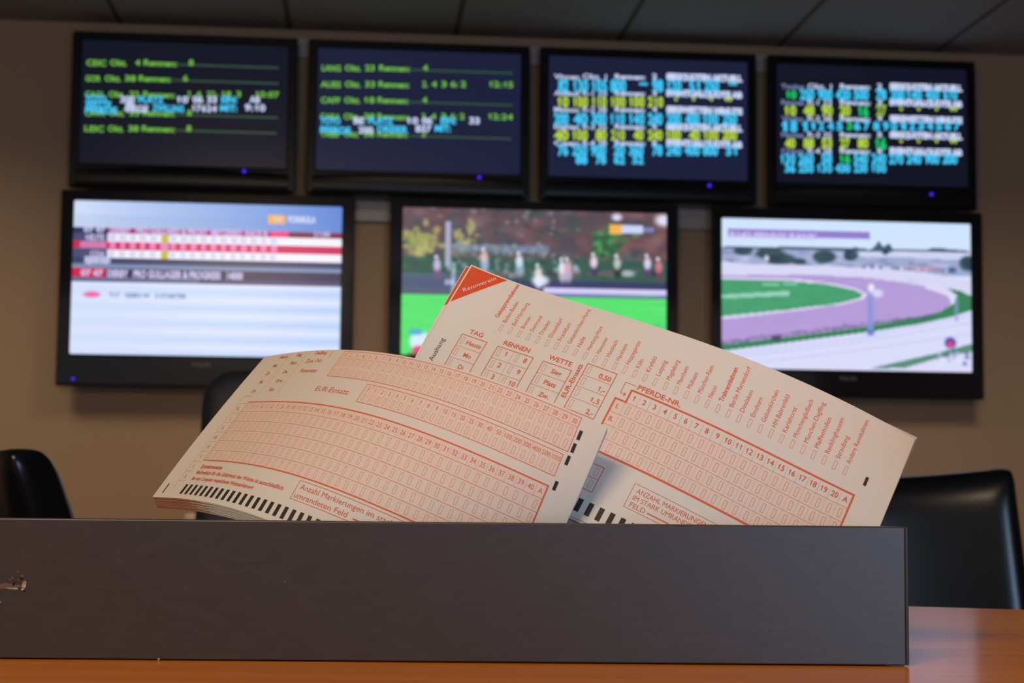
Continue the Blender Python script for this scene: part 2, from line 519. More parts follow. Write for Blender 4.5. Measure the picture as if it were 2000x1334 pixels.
t = ScreenText(up[1], (570, 40), 3.706)
for y, parts, line in ((340, (('LANG', 218, 355), ('Okt.', 385, 500), ('23', 530, 600), ('Rennen:', 632, 855), ('4', 950, 985)), (860, 1600)),
                       (458, (('AUES', 208, 355), ('Okt.', 385, 497), ('33', 530, 602), ('Rennen:', 628, 850), ('2.', 945, 985), ('4', 1012, 1050), ('3', 1082, 1120), ('6:', 1150, 1200), ('2', 1222, 1262), ('12:15', 1432, 1602)), None),
                       (573, (('CAFF', 210, 350), ('Okt.', 380, 495), ('18', 525, 600), ('Rennen:', 622, 845), ('4', 945, 980)), (850, 1600)),
                       (692, (('CARA', 205, 350), ('Okt.', 375, 490), ('38', 522, 600), ('Rennen:', 620, 845), ('2.', 940, 980), ('4', 1008, 1045), ('3', 1080, 1118), ('6:', 1148, 1195), ('2', 1215, 1252), ('12:24', 1425, 1600)), None),
                       (818, (('TABB', 205, 340), ('Okt.', 375, 485), ('38', 522, 597), ('Rennen:', 620, 840), ('2', 938, 972)), (850, 1590))):
    for s, a, b in parts: t.put(s, a, b, y, 42, 'lime', 0.03)
    if line: t.rect(line[0], line[1], y + 8, y + 22, 'dimgreen', 0.0047)
for s, a, b, y, c in (('TOTO', 205, 352, 722, 'cyan'), ('BE', 448, 525, 722, 'white'), ('PLATZ', 555, 735, 722, 'cyan'), ('10', 835, 915, 722, 'white'), ('06', 942, 1018, 722, 'white'),
                      ('EIN:', 1078, 1190, 722, 'cyan'), ('33', 1285, 1360, 722, 'white'), ('PFERDE', 205, 425, 788, 'cyan'), ('200', 482, 590, 790, 'white'),
                      ('DREIER', 620, 840, 782, 'cyan'), ('837', 895, 1010, 780, 'white'), ('MIT:', 1035, 1150, 778, 'cyan')):
    t.put(s, a, b, y, 46, c, 0.04)
t.done({'dimgreen': 'screen_lines'})

# odds tables on the two right screens
for idx, org in ((2, (1030, 60)), (3, (1470, 80))):
    t = ScreenText(up[idx], org, 3.706)
    d = 0 if idx == 2 else -6
    for k, y in enumerate((328, 447, 566, 690, 808) if idx == 2 else (325, 440, 558, 675, 792)):
        t.put(('Vincen', 'Auteuil', 'Maison', 'Enghien', 'Caen') [k] if idx == 2 else ('Toulon', 'Rennes', 'Vichy', 'Nantes', 'Craon')[k], 195 + (15 if idx == 3 else 0), 375, y, 34, 'grey' if idx == 3 else 'white', 0.03)
        t.put(('Okt. 1', 'R-1 23', 'R-2 38', 'R-3 35', 'R-4 38')[k], 402, 575, y, 40, 'white', 0.02)
        t.put('Rennen:', 635, 855, y, 34, 'white', 0.04)
        t.put(str(k + 2), 905, 940, y, 38, 'white', 0.04)
        t.put(('SIEGQUOTEN AKTUELL', 'EVENTUALQUOTE AB', 'SIEGWETTEN MINUTE')[k % 3], (1008 if idx == 2 else 995), (1558 if idx == 2 else 1520), y, 42, 'white', 0.09)
    if idx == 2:
        rows = ((395, 84, 'cyan', (('82', 225, 300), ('130', 335, 442), ('105', 470, 578), ('800', 602, 716), ('98', 905, 986), ('120', 1015, 1118), ('51', 1172, 1250), ('250', 1282, 1390))),
                (511, 72, 'yellow', (('10', 222, 300), ('100', 335, 440), ('110', 470, 575), ('100', 608, 712), ('100', 742, 850), ('210', 875, 985))),
                (635, 80, 'cyan', (('200', 195, 300), ('40', 335, 438), ('300', 465, 575), ('110', 605, 708), ('140', 740, 850), ('240', 875, 980), ('200', 1010, 1115), ('400', 1145, 1250), ('100', 1275, 1385), ('250', 1415, 1520))),
                (752, 70, 'yellow', (('40', 195, 300), ('100', 330, 438), ('80', 495, 575), ('210', 608, 708), ('40', 770, 843), ('240', 875, 980), ('100', 1008, 1115), ('40', 1172, 1250), ('100', 1280, 1385), ('200', 1415, 1520))),
                (862, 72, 'cyan', (('76', 222, 298), ('250', 325, 436), ('900', 460, 572), ('20', 625, 708), ('360', 738, 843), ('78', 905, 980), ('240', 1008, 1115), ('400', 1140, 1250), ('800', 1272, 1382), ('51', 1440, 1518))),
                (930, 60, 'cyan', (('88', 350, 436), ('78', 495, 572), ('62', 628, 708), ('52', 762, 843))))
        for x in (812, 1460): t.put('--', x, x + 60, 372, 60, 'cyan', 0.06)
    else:
        rows = ((385, 72, 'cyan', (('250', 345, 450), ('900', 475, 580), ('420', 605, 712), ('500', 735, 842), ('78', 895, 972), ('200', 1000, 1105), ('140', 1122, 1228), ('450', 1255, 1355), ('610', 1385, 1485))),
                (385, 56, 'green', (('10', 248, 320),)),
                (500, 70, 'yellow', (('10', 236, 318), ('48', 370, 450), ('90', 502, 582), ('20', 632, 712))),
                (505, 76, 'green', (('16', 770, 842),)), (500, 78, 'olive', (('27', 898, 972),)),
                (615, 78, 'cyan', (('1', 215, 255), ('8', 275, 325), ('1', 365, 400))),
                (613, 58, 'cyan', (('1', 425, 455), ('2', 480, 520), ('4', 545, 590), ('5', 610, 655), ('6', 735, 785), ('7', 805, 850), ('8', 875, 922), ('9', 945, 990))),
                (612, 56, 'green', (('3', 685, 722),)),
                (613, 58, 'cyan', tuple((str(k), 1005 + 65 * k, 1050 + 65 * k) for k in range(8))),
                (737, 68, 'yellow', (('40', 236, 312), ('88', 370, 448), ('53', 502, 578), ('27', 635, 708), ('80', 762, 840))),
                (742, 82, 'green', (('16', 895, 970),)),
                (850, 70, 'cyan', (('130', 208, 312), ('260', 335, 445), ('58', 500, 578), ('540', 735, 838), ('240', 865, 970), ('270', 990, 1095), ('240', 1118, 1225), ('900', 1250, 1355), ('200', 1378, 1485))),
                (850, 60, 'green', (('16', 635, 710),)),
                (918, 58, 'cyan', (('36', 235, 312), ('250', 335, 445), ('130', 472, 578), ('430', 602, 710), ('230', 735, 835), ('100', 865, 970))))
    for y, h, c, items in rows:
        for s, a, b in items: t.put(s, a, b, y, h, c, 0.05)
    for k, y in ((0, 487), (1, 720)) if idx == 3 else ((0, 490),):
        for x in (1078, 1205, 1335): t.put('v', x - 16, x + 16, y, 34, 'yellow', 0.04)
        t.put('vv', 1425, 1490, y, 34, 'yellow', 0.06)
    t.done({'dimgreen': 'screen_lines'})


# --------------------------------------------------- pictures on the three large screens
class Pic:
    def __init__(self, W, H, m):
        """m(x, y) -> u, v in 0..1 from the coordinates the picture was measured in"""
        self.W, self.H = W, H; self.m = m
        self.a = np.zeros((H, W, 3))
        self.yy, self.xx = np.mgrid[0:H, 0:W]
        self.U = (self.xx + 0.5) / W; self.V = (self.yy + 0.5) / H

    def put(self, mask, col, al=1.0):
        c = np.array(col, float)
        al = np.clip(mask * al, 0, 1)[..., None]
        self.a = self.a * (1 - al) + c * al

    def rect(self, x0, x1, y0, y1, col, al=1.0):
        u0, v0 = self.m(x0, y0, 1); u1, v1 = self.m(x1, y1, 1)
        self.put(((self.U >= u0) & (self.U <= u1) & (self.V >= v0) & (self.V <= v1)).astype(float), col, al)

    def ell(self, x, y, rx, ry, col, al=1.0, soft=0.25):
        u, v = self.m(x, y); u1, _ = self.m(x + rx, y); _, v1 = self.m(x, y + ry)
        d = np.sqrt(((self.U - u) / (u1 - u)) ** 2 + ((self.V - v) / (v1 - v)) ** 2)
        self.put(np.clip((1 - d) / soft, 0, 1), col, al)

    def poly(self, pts, col, al=1.0):
        q = [self.m(x, y) for x, y in pts]
        ins = np.zeros(self.U.shape, bool)
        n = len(q)
        for i in range(n):
            x1, y1 = q[i]; x2, y2 = q[(i + 1) % n]
            if y1 == y2: continue
            c = ((y1 > self.V) != (y2 > self.V)) & (self.U < (x2 - x1) * (self.V - y1) / (y2 - y1) + x1)
            ins ^= c
        self.put(ins.astype(float), col, al)

    def build(self, root, corners):
        (xa, za), (xb, zb) = corners     # lower left, upper right
        W, H = self.W, self.H
        y = -0.10 + 0.005
        vx = np.linspace(xa, xb, W + 1); vz = np.linspace(zb, za, H + 1)
        co = np.zeros(((W + 1) * (H + 1), 3))
        co[:, 0] = np.tile(vx, H + 1); co[:, 1] = y; co[:, 2] = np.repeat(vz, W + 1)
        i = np.arange(H)[:, None] * (W + 1) + np.arange(W)[None, :]
        fa = np.stack([i + W + 1, i + W + 2, i + 1, i], -1).reshape(-1, 4)
        me = bpy.data.meshes.new('screen')
        me.from_pydata(co.tolist(), [], fa.tolist())
        at = me.attributes.new('Pic', 'FLOAT_COLOR', 'FACE')
        c = np.clip(self.a, 0, 255) / 255
        c = np.where(c <= 0.04045, c / 12.92, ((c + 0.055) / 1.055) ** 2.4)
        rgba = np.concatenate([c.reshape(-1, 3), np.ones((W * H, 1))], 1).astype(np.float32)
        at.data.foreach_set('color', rgba.ravel())
        me.materials.append(M['picture'])
        o = bpy.data.objects.new('screen', me); COL.objects.link(o); o.parent = root
        return o


lo = []
ZL0, ZL1 = 1.083, 1.705
for (a, b), (sa, sb, sc, sd), led, lab in (
        ((-1.434, -0.509), (-1.393, -0.551, 1.185, 1.671), (143, 740), 'large black television showing a red and white results table, leftmost of the lower row'),
        ((-0.397, 0.541), (-0.356, 0.503, 1.200, 1.676), (777, 757), 'large black television showing horses and jockeys under autumn trees, middle of the lower row'),
        ((0.650, 1.566), (0.687, 1.526, 1.174, 1.667), (1400, 770), 'large black television showing a curved racecourse, rightmost of the lower row')):
    r = make_tv(a, b, ZL0, ZL1, sa, sb, sc, sd, lab, GL, True, wz(*led), None)
    r['_s'] = (sa - (a + b) / 2, sb - (a + b) / 2, sc - ZL0, sd - ZL0)
    lo.append(r)
rnd = random.Random(7)


def corners(r):
    s = r['_s']
    return (s[0], s[2]), (s[1], s[3])


# 1: results table
pm = lambda x, y, left=0: ((x - 152) / 1588, (y - 125 - (0 if left else 0.022 * (x - 165))) / 905)
p = Pic(230, 132, pm)
g = p.U[..., None]
p.a[:] = np.array((196, 212, 240)) * (1 - g) + np.array((92, 134, 214)) * g
p.a[p.V < 0.09] += 10 * (1 - p.U[p.V < 0.09][:, None])
p.rect(0, 1800, 283, 345, (40, 40, 84)); p.rect(350, 1320, 283, 318, (176, 40, 132)); p.rect(1320, 1800, 283, 318, (120, 22, 72)); p.rect(1322, 1420, 285, 318, (236, 50, 130))
p.rect(0, 352, 318, 480, (66, 74, 118)); p.rect(0, 352, 365, 408, (206, 28, 74)); p.rect(195, 345, 368, 405, (206, 120, 176))
p.rect(352, 1800, 318, 362, (240, 240, 252)); p.rect(352, 1800, 362, 412, (204, 24, 96)); p.rect(352, 1800, 412, 462, (240, 240, 252))
for k in range(23):
    x = 362 + k * 59.5
    if x < 1320:
        p.rect(x, x + 40, 326, 356, (206, 208, 236)); p.rect(x, x + 34, 420, 455, (208, 212, 238)); p.rect(x + 4, x + 36, 368, 404, (240, 170, 215), 0.75)
p.rect(668, 712, 318, 362, (196, 186, 44)); p.rect(668, 712, 412, 462, (196, 186, 44)); p.rect(668, 712, 362, 412, (222, 140, 190))
p.rect(0, 1800, 462, 492, (50, 58, 100)); p.rect(220, 370, 455, 492, (200, 206, 236), 0.8)
p.rect(0, 1800, 492, 522, (120, 142, 180)); p.rect(0, 1800, 492, 502, (96, 112, 150))
p.rect(0, 1800, 522, 575, (44, 42, 84)); p.rect(0, 348, 524, 578, (206, 22, 76)); p.rect(0, 1800, 575, 604, (96, 104, 146)); p.rect(900, 1800, 575, 604, (66, 70, 112))
st = np.where(p.V > 0.53, 1, 0)
base = np.array((214, 226, 252)); blue = np.array((172, 200, 246))
w = (0.5 + 0.5 * np.sin((p.V - 0.53) * 2 * math.pi / 0.103 - 1.9))[..., None] * np.clip(0.15 + p.U, 0, 1)[..., None]
area_col = base * (1 - 0.75 * w) + blue * 0.75 * w
p.a = np.where(st[..., None] == 1, area_col, p.a)
p.ell(270, 682, 58, 20, (240, 90, 160), 0.9)
p.build(lo[0], corners(lo[0]))
t = ScreenText(lo[0], (90, 350), 3.032)
t.rect(1315, 1415, 210, 262, 'orange'); t.put('TV', 1345, 1395, 235, 26, 'white', 0.05); t.put('FORMULA', 1432, 1598, 236, 36, 'white', 0.06)
t.put('07 47', 222, 350, 295, 28, 'white', 0.04); t.put('DERBY   PRO GALLARD & PROST  METZRIED  RACE B', 380, 1310, 300, 34, 'lilac', 0.03)
t.put('RACE', 1335, 1430, 320, 28, 'pink', 0.04); t.put('21:00', 1585, 1680, 325, 30, 'lilac', 0.03)
t.put('HEUTE', 235, 342, 342, 34, 'lilac', 0.03); t.put('1234', 260, 340, 440, 34, 'lilac', 0.03); t.put('QU. 12', 232, 365, 480, 32, 'lilac', 0.03)
t.put('07 47', 205, 335, 552, 34, 'lilac', 0.04); t.put('DERBY   PRO GULLAGER & PROGRESS   14000', 362, 1165, 556, 40, 'lilac', 0.045)
t.put('T17   GEEN W   3 STARTER', 372, 830, 684, 26, 'blue', 0.03)
t.done({'orange': 'channel_logo'})

# 2: horses and jockeys
pm = lambda x, y, left=0: ((x - 148) / 1658, (y - 150 - (0 if left else 0.027 * (x - 165))) / 890)
p = Pic(250, 144, pm)
p.a[:] = (92, 76, 84)
for k in range(300):
    x = rnd.uniform(130, 1830); y = rnd.uniform(130, 470)
    c = rnd.choice(((128, 86, 92), (104, 80, 92), (64, 76, 86), (78, 66, 84), (134, 104, 110), (56, 76, 74), (118, 78, 76), (96, 100, 124), (70, 88, 78)))
    if x > 1250 and rnd.random() < 0.5: c = (146, 92, 90)
    p.ell(x, y, rnd.uniform(25, 85), rnd.uniform(20, 60), c, 0.55, 0.9)
for k in range(30): p.ell(rnd.uniform(300, 1300), rnd.uniform(150, 330), rnd.uniform(10, 26), rnd.uniform(8, 18), rnd.choice(((170, 140, 140), (150, 150, 170), (44, 50, 60))), 0.6, 0.7)
for k in range(70):
    p.ell(rnd.gauss(270, 55), rnd.gauss(350, 55), rnd.uniform(18, 40), rnd.uniform(15, 35), rnd.choice(((166, 166, 92), (186, 182, 112), (140, 152, 92))), 0.8, 0.7)
    if k < 34: p.ell(rnd.gauss(545, 35), rnd.gauss(370, 60), rnd.uniform(14, 32), rnd.uniform(14, 30), rnd.choice(((186, 178, 104), (160, 164, 106), (200, 186, 120))), 0.7, 0.7)
    p.ell(rnd.gauss(1430, 55), rnd.gauss(385, 50), rnd.uniform(20, 45), rnd.uniform(18, 36), rnd.choice(((66, 120, 74), (86, 150, 92), (46, 92, 60))), 0.85, 0.6)
p.ell(1490, 215, 45, 30, (214, 220, 250), 1, 0.6); p.ell(1790, 235, 75, 50, (222, 226, 252), 1, 0.6)
p.rect(450, 1060, 365, 408, (120, 138, 170), 0.75)
for k in range(40): p.ell(rnd.uniform(460, 1050), rnd.uniform(370, 440), 25, 18, rnd.choice(((150, 170, 186), (100, 120, 140), (150, 168, 140))), 0.6, 0.8)
p.rect(0, 2000, 445, 590, (52, 92, 76), 0.9)
for k in range(150): p.ell(rnd.uniform(130, 1830), rnd.uniform(430, 600), rnd.uniform(15, 50), rnd.uniform(8, 24), rnd.choice(((44, 84, 70), (58, 104, 76), (80, 110, 118), (50, 70, 84), (70, 118, 92))), 0.6, 0.8)
for x in range(620, 1800, 120): p.ell(x + rnd.uniform(-30, 30), 560, 62, 26, rnd.choice(((70, 60, 70), (120, 96, 100), (206, 208, 220), (52, 50, 66))), 0.75, 0.5)
for k in range(60): p.ell(rnd.uniform(400, 1250), rnd.uniform(430, 570), rnd.uniform(10, 26), rnd.uniform(14, 30), rnd.choice(((160, 190, 190), (190, 200, 220), (90, 130, 120))), 0.5, 0.8)
p.rect(0, 2000, 578, 630, (52, 58, 104), 0.9)
p.rect(0, 700, 545, 676, (84, 100, 128), 0.75)
for x, y, c1, c2 in ((368, 500, (200, 190, 224), (120, 90, 130)), (660, 455, (220, 190, 180), (170, 190, 230)), (880, 480, (214, 224, 240), (150, 180, 210)), (1000, 555, (224, 220, 210), (226, 232, 250)),
                     (1150, 520, (226, 232, 250), (210, 190, 210)), (1185, 520, (222, 170, 190), (190, 180, 210)), (1350, 490, (238, 216, 232), (60, 60, 90)), (1498, 500, (190, 200, 200), (44, 48, 50)), (1690, 500, (226, 216, 240), (90, 70, 110)), (1762, 520, (214, 120, 140), (110, 70, 90))):
    p.ell(x, y + 45, 34, 62, c2, 0.85, 0.5); p.ell(x - 4, y, 30, 48, c1, 0.95, 0.5); p.ell(x - 10, y - 48, 15, 16, (236, 232, 244), 0.9, 0.5)
p.rect(416, 444, 232, 505, (170, 176, 204), 0.95); p.rect(456, 478, 480, 670, (190, 206, 234), 0.6)
p.rect(416, 470, 585, 612, (214, 220, 244), 0.6); p.ell(1010, 600, 70, 42, (232, 236, 252), 0.9, 0.5)
p.rect(1030, 2000, 618, 650, (214, 206, 244)); p.rect(1030, 2000, 650, 668, (124, 134, 196))
p.rect(0, 2000, 676, 1200, (86, 226, 108))
for k in range(120):
    y = rnd.uniform(690, 1040); p.ell(rnd.uniform(130, 1830), y, rnd.uniform(40, 140), rnd.uniform(4, 10), rnd.choice(((96, 236, 116), (76, 214, 98), (110, 238, 126))), 0.5, 0.8)
p.ell(265, 960, 75, 72, (214, 236, 252), 1, 0.3); p.ell(240, 905, 60, 24, (60, 170, 220), 0.9, 0.5); p.ell(262, 1015, 54, 34, (236, 56, 112), 1, 0.4); p.rect(190, 330, 1030, 1060, (120, 30, 60), 0.6)
p.ell(1750, 880, 60, 30, (70, 200, 120), 0.6, 0.8)
p.build(lo[1], corners(lo[1]))
t = ScreenText(lo[1], (740, 360), 3.226)
t.rect(1455, 1530, 252, 312, 'orange'); t.rect(1530, 1665, 256, 306, 'white', 0.0044); t.rect(1665, 1735, 270, 300, 'grey', 0.0044)
t.put('SPORT', 1545, 1655, 281, 26, 'blue', 0.04)
t.done({'orange': 'channel_logo', 'white': 'channel_logo', 'grey': 'channel_logo'})

# 3: racecourse
pm = lambda x, y, left=0: ((x - 166) / 1542, (y - 140 - (0 if left else 0.033 * (x - 165))) / 930)
p = Pic(250, 144, pm)
g = p.V[..., None]
p.a[:] = np.array((206, 228, 254)) * (1 - g) + np.array((226, 232, 254)) * g
p.rect(0, 2000, 322, 470, (150, 160, 200), 0.85)
for k in range(90): p.ell(rnd.uniform(160, 1720), rnd.uniform(338, 455), rnd.uniform(20, 60), rnd.uniform(6, 18), rnd.choice(((196, 204, 238), (120, 132, 174), (214, 216, 246), (96, 110, 150), (180, 180, 220))), 0.6, 0.7)
p.poly([(1010, 345), (1720, 365), (1720, 420), (1010, 385)], (214, 218, 248), 0.85)
p.poly([(165, 318), (700, 325), (1000, 332), (1080, 345), (1110, 325), (1135, 290), (1160, 330), (1200, 308), (1225, 345), (1430, 352), (1480, 335), (1700, 362), (1700, 372), (165, 330)], (58, 78, 104), 0.9)
for x, y, rx, ry in ((460, 375, 120, 56), (520, 400, 110, 40), (795, 390, 85, 56), (960, 380, 55, 44), (640, 415, 60, 24), (1180, 360, 30, 26), (300, 350, 70, 30), (1690, 440, 60, 58)):
    for k in range(9): p.ell(x + rnd.uniform(-.35, .35) * rx, y + rnd.uniform(-.3, .3) * ry, rx * 0.7, ry * 0.7, rnd.choice(((52, 76, 88), (60, 88, 92), (46, 64, 84))), 0.85, 0.5)
p.rect(0, 560, 430, 458, (110, 116, 160), 0.7); p.ell(440, 395, 16, 22, (220, 224, 248), 0.9)
p.poly([(165, 410), (350, 432), (700, 440), (1100, 462), (1400, 490), (1720, 545), (1720, 700), (1500, 600), (1000, 520), (165, 520)], (216, 216, 246))
for x in range(1040, 1580, 26): p.ell(x, 455 + (x - 1040) * 0.05, 14, 14, rnd.choice(((110, 120, 170), (200, 140, 160), (80, 96, 140), (226, 226, 246))), 0.8, 0.5)
p.ell(1440, 470, 120, 18, (210, 130, 150), 0.6, 0.8); p.ell(1590, 480, 40, 26, (56, 76, 130), 0.8, 0.6)
# sand track
p.poly([(165, 496), (700, 500), (1000, 516), (1250, 548), (1430, 580), (1550, 620), (1590, 655), (1580, 700), (1500, 745), (1300, 790), (1000, 838), (600, 880), (165, 925)], (180, 156, 216))
for k in range(80):
    p.ell(rnd.uniform(200, 1500), rnd.uniform(520, 860), rnd.uniform(40, 120), rnd.uniform(4, 9), rnd.choice(((190, 168, 226), (168, 144, 206))), 0.4, 0.8)
# infield
p.poly([(165, 505), (600, 520), (860, 555), (1000, 590), (1060, 625), (1040, 655), (900, 690), (600, 725), (165, 770)], (222, 214, 246))
p.poly([(165, 523), (600, 538), (850, 568), (980, 598), (1035, 628), (1010, 650), (880, 680), (600, 712), (165, 752)], (72, 160, 112))
for k in range(50): p.ell(rnd.uniform(170, 900), rnd.uniform(545, 720), rnd.uniform(30, 90), rnd.uniform(4, 10), rnd.choice(((82, 172, 122), (62, 148, 104))), 0.5, 0.8)
p.poly([(165, 618), (580, 598), (580, 628), (165, 640)], (150, 210, 190)); p.rect(410, 520, 538, 552, (140, 206, 180)); p.rect(545, 630, 536, 548, (140, 206, 180))
# right and outer green edge
p.poly([(1560, 592), (1640, 610), (1720, 650), (1720, 735), (1600, 770), (1400, 812), (1100, 856), (600, 915), (165, 965), (165, 925), (600, 880), (1000, 832), (1300, 785), (1500, 745), (1600, 690), (1620, 640)], (58, 132, 92))
p.poly([(1420, 572), (1560, 620), (1610, 660), (1590, 690), (1560, 640), (1420, 590)], (230, 224, 248), 0.9)
for x in range(170, 1480, 22): p.ell(x, 912 - (x - 165) * 0.112 + rnd.uniform(-8, 8), 16, rnd.uniform(6, 18), rnd.choice(((96, 70, 120), (60, 96, 96), (120, 90, 140))), 0.6, 0.6)
p.ell(500, 890, 40, 24, (70, 56, 84), 0.8, 0.5)
p.poly([(165, 965), (600, 915), (1100, 860), (1500, 800), (1720, 730), (1720, 1130), (165, 1130)], (218, 220, 250))
for k, (a, b) in enumerate(((985, 790), (1010, 835), (1060, 905))): p.poly([(165, a), (1000, a - 90), (1720, b - 30), (1720, b - 22), (1000, a - 82), (165, a + 8)], (190, 196, 236), 0.7)
p.poly([(1080, 1085), (1480, 1000), (1720, 940), (1720, 990), (1480, 1035), (1280, 1090)], (76, 136, 110), 0.9)
p.rect(1062, 1098, 600, 860, (140, 150, 222), 0.9); p.ell(1085, 585, 26, 34, (238, 240, 254), 0.95, 0.5); p.ell(1125, 620, 44, 34, (222, 226, 250), 0.85, 0.5); p.ell(1080, 860, 30, 18, (96, 120, 200), 0.8)
p.rect(1605, 1625, 605, 755, (150, 160, 220), 0.6)
p.rect(205, 1080, 207, 252, (146, 126, 206)); p.rect(205, 760, 222, 262, (170, 160, 226), 0.4)
p.ell(1575, 935, 44, 42, (70, 60, 170), 0.95, 0.4); p.ell(1575, 945, 22, 26, (240, 70, 110), 1, 0.5)
for x in (1556, 1596): p.rect(x - 5, x + 5, 930, 985, (90, 96, 140), 0.8)
for k in range(16): p.ell(rnd.uniform(1490, 1680), rnd.uniform(1000, 1095), 22, 18, rnd.choice(((226, 232, 252), (176, 186, 226), (100, 110, 160))), 0.8, 0.6)
p.build(lo[2], corners(lo[2]))
t = ScreenText(lo[2], (1360, 380), 3.177)
t.put('R142 PENNY RANK', 212, 755, 247, 36, 'lilac', 0.03)
t.done({})

# maker's lettering on the lower frame of each large television
for r, px, py in ((lo[0], 394, 714), (lo[2], 1657, 741), (lo[1], 1040, 735)):
    x, z = loc_of(r, px, py)
    vs, fs, w, cap = glyphs('PHILIPS', 0.02)
    s = 0.056 / w
    mb = MB(); mb.add([(x - 0.028 + a * s, -0.1006, z - 0.0035 + b * s) for a, b in vs], fs)
    mb.build('maker_lettering', M['logo'], r)
for r in up + lo:
    for k in ('_w', '_z', '_s'):
        if k in r.keys(): del r[k]


# ------------------------------------------------------------------ chairs
def backrest_mesh(wt, wb, h, th, wrap, dip, rad, recl, nx=22, nz=18):
    """curved padded backrest: wt/wb width at top/bottom, wrap depth, rounded top corners; z from 0 to h, sitter side towards -y"""
    mb = MB()
    def outline(s, t):
        # s in -1..1, t in 0..1; pull the upper corners in
        z = t * h
        hw = (wb + (wt - wb) * t) / 2
        x = s * hw
        ztop = h + dip * (s * s) - dip
        z = t * ztop
        ex = max(0.0, abs(x) - (hw - rad)); ez = max(0.0, z - (ztop - rad))
        if ex > 0 and ez > 0:
            k = max(ex, ez) / math.hypot(ex, ez)
            x = math.copysign(hw - rad + ex * k, x); z = ztop - rad + ez * k
        return x, z
    def pt(s, t, side):
        x, z = outline(s, t)
        e = min(1.0, min(1 - abs(s), (1 - t)) / 0.10)
        thk = th * (0.35 + 0.65 * math.sqrt(max(0.0, 1 - (1 - e) ** 2)))
        y = -wrap * s * s + recl * z + side * thk / 2
        return (x, y, z)
    ss = [math.sin(math.pi / 2 * (-1 + 2 * i / nx)) for i in range(nx + 1)]
    ts = [math.sin(math.pi / 2 * j / nz) for j in range(nz + 1)]
    idx = {}
    vs = []
    for side in (-1, 1):
        for j, tt in enumerate(ts):
            for i, s in enumerate(ss):
                idx[side, i, j] = len(vs); vs.append(pt(s, tt, side))
    fs = []
    for j in range(nz):
        for i in range(nx):
            fs.append((idx[-1, i, j], idx[-1, i + 1, j], idx[-1, i + 1, j + 1], idx[-1, i, j + 1]))
            fs.append((idx[1, i, j], idx[1, i, j + 1], idx[1, i + 1, j + 1], idx[1, i + 1, j]))
    for j in range(nz):
        fs.append((idx[-1, 0, j], idx[-1, 0, j + 1], idx[1, 0, j + 1], idx[1, 0, j]))
        fs.append((idx[-1, nx, j], idx[1, nx, j], idx[1, nx, j + 1], idx[-1, nx, j + 1]))
    for i in range(nx):
        fs.append((idx[-1, i, 0], idx[1, i, 0], idx[1, i + 1, 0], idx[-1, i + 1, 0]))
        fs.append((idx[-1, i, nz], idx[-1, i + 1, nz], idx[1, i + 1, nz], idx[1, i, nz]))
    mb.add(vs, fs)
    return mb


def make_chair(loc, rz, label, top, wt, wb, rad, leather, wrap=0.03, dip=0.012, recl=0.16, th=0.04, group='leather chairs around the table'):
    """seat front towards -y; loc is the floor point under the backrest"""
    r = empty('leather_chair', loc, rz, label, 'chair', group)
    z0 = 0.40
    mb = backrest_mesh(wt, wb, top - z0, th, wrap, dip, rad, recl)
    o = mb.build('backrest', leather, r, smooth=True, subsurf=1)
    o.location = (0, -recl * (top - z0), z0)
    mb = MB(); mb.box((-wb / 2 + 0.005, -0.50, 0.405), (wb / 2 - 0.005, -0.085, 0.475))
    mb.build('seat', leather, r, bevel=0.025, seg=5, smooth=True)
    mb = MB()
    for k in (-1, 1): mb.tube([(k * (wb / 2 - 0.03), -0.47, 0.405), (k * (wb / 2 - 0.03), -0.04, 0.405)], 0.010)
    mb.tube([(-(wb / 2 - 0.03), -0.46, 0.405), ((wb / 2 - 0.03), -0.46, 0.405)], 0.010)
    mb.tube([(-(wb / 2 - 0.03), -0.05, 0.405), ((wb / 2 - 0.03), -0.05, 0.405)], 0.010)
    mb.build('seat_frame', M['chrome'], r, smooth=True)
    for sx in (-1, 1):
        for y0, y1 in ((-0.46, -0.48), (-0.05, 0.01)):
            mb = MB(); mb.tube([(sx * (wb / 2 - 0.03), y0, 0.405), (sx * (wb / 2 - 0.02), y1, 0.0)], 0.011, r2=0.009)
            mb.build('leg', M['chrome'], r, smooth=True)
    return r


# right chair: upper right corner of its back at (1965, 912)
def at_depth(px, py, y):
    d = FWD + RGT * ((px - 1000) / F_PX) - UPV * ((py - 667) / F_PX)
    return EYE + d * (y / d.y)


q = at_depth(1966, 914, 1.95)
make_chair((q.x - 0.225, 1.97, 0), 0.0, 'black leather chair with tapered back, right of the betting slips', q.z + 0.001, 0.45, 0.52, 0.012, M['leather'], wrap=0.035, dip=0.016, recl=0.10, th=0.055)
q = at_depth(393, 722, 2.45)
make_chair((q.x + 0.225, 2.47, 0), 0.0, 'tall charcoal leather chair with rounded back, behind the curved slip pad', q.z, 0.45, 0.47, 0.045, M['leather_mid'], wrap=-0.01, dip=-0.004, recl=0.10, th=0.05)
q = at_depth(80, 882, 1.20)
make_chair((q.x - 0.122, 1.20 + 0.146, 0), math.radians(130), 'black leather chair turned sideways at the far left, its back leaning left', q.z + 0.003, 0.38, 0.42, 0.012, M['leather'], wrap=-0.01, dip=0.004, recl=0.36, th=0.048)

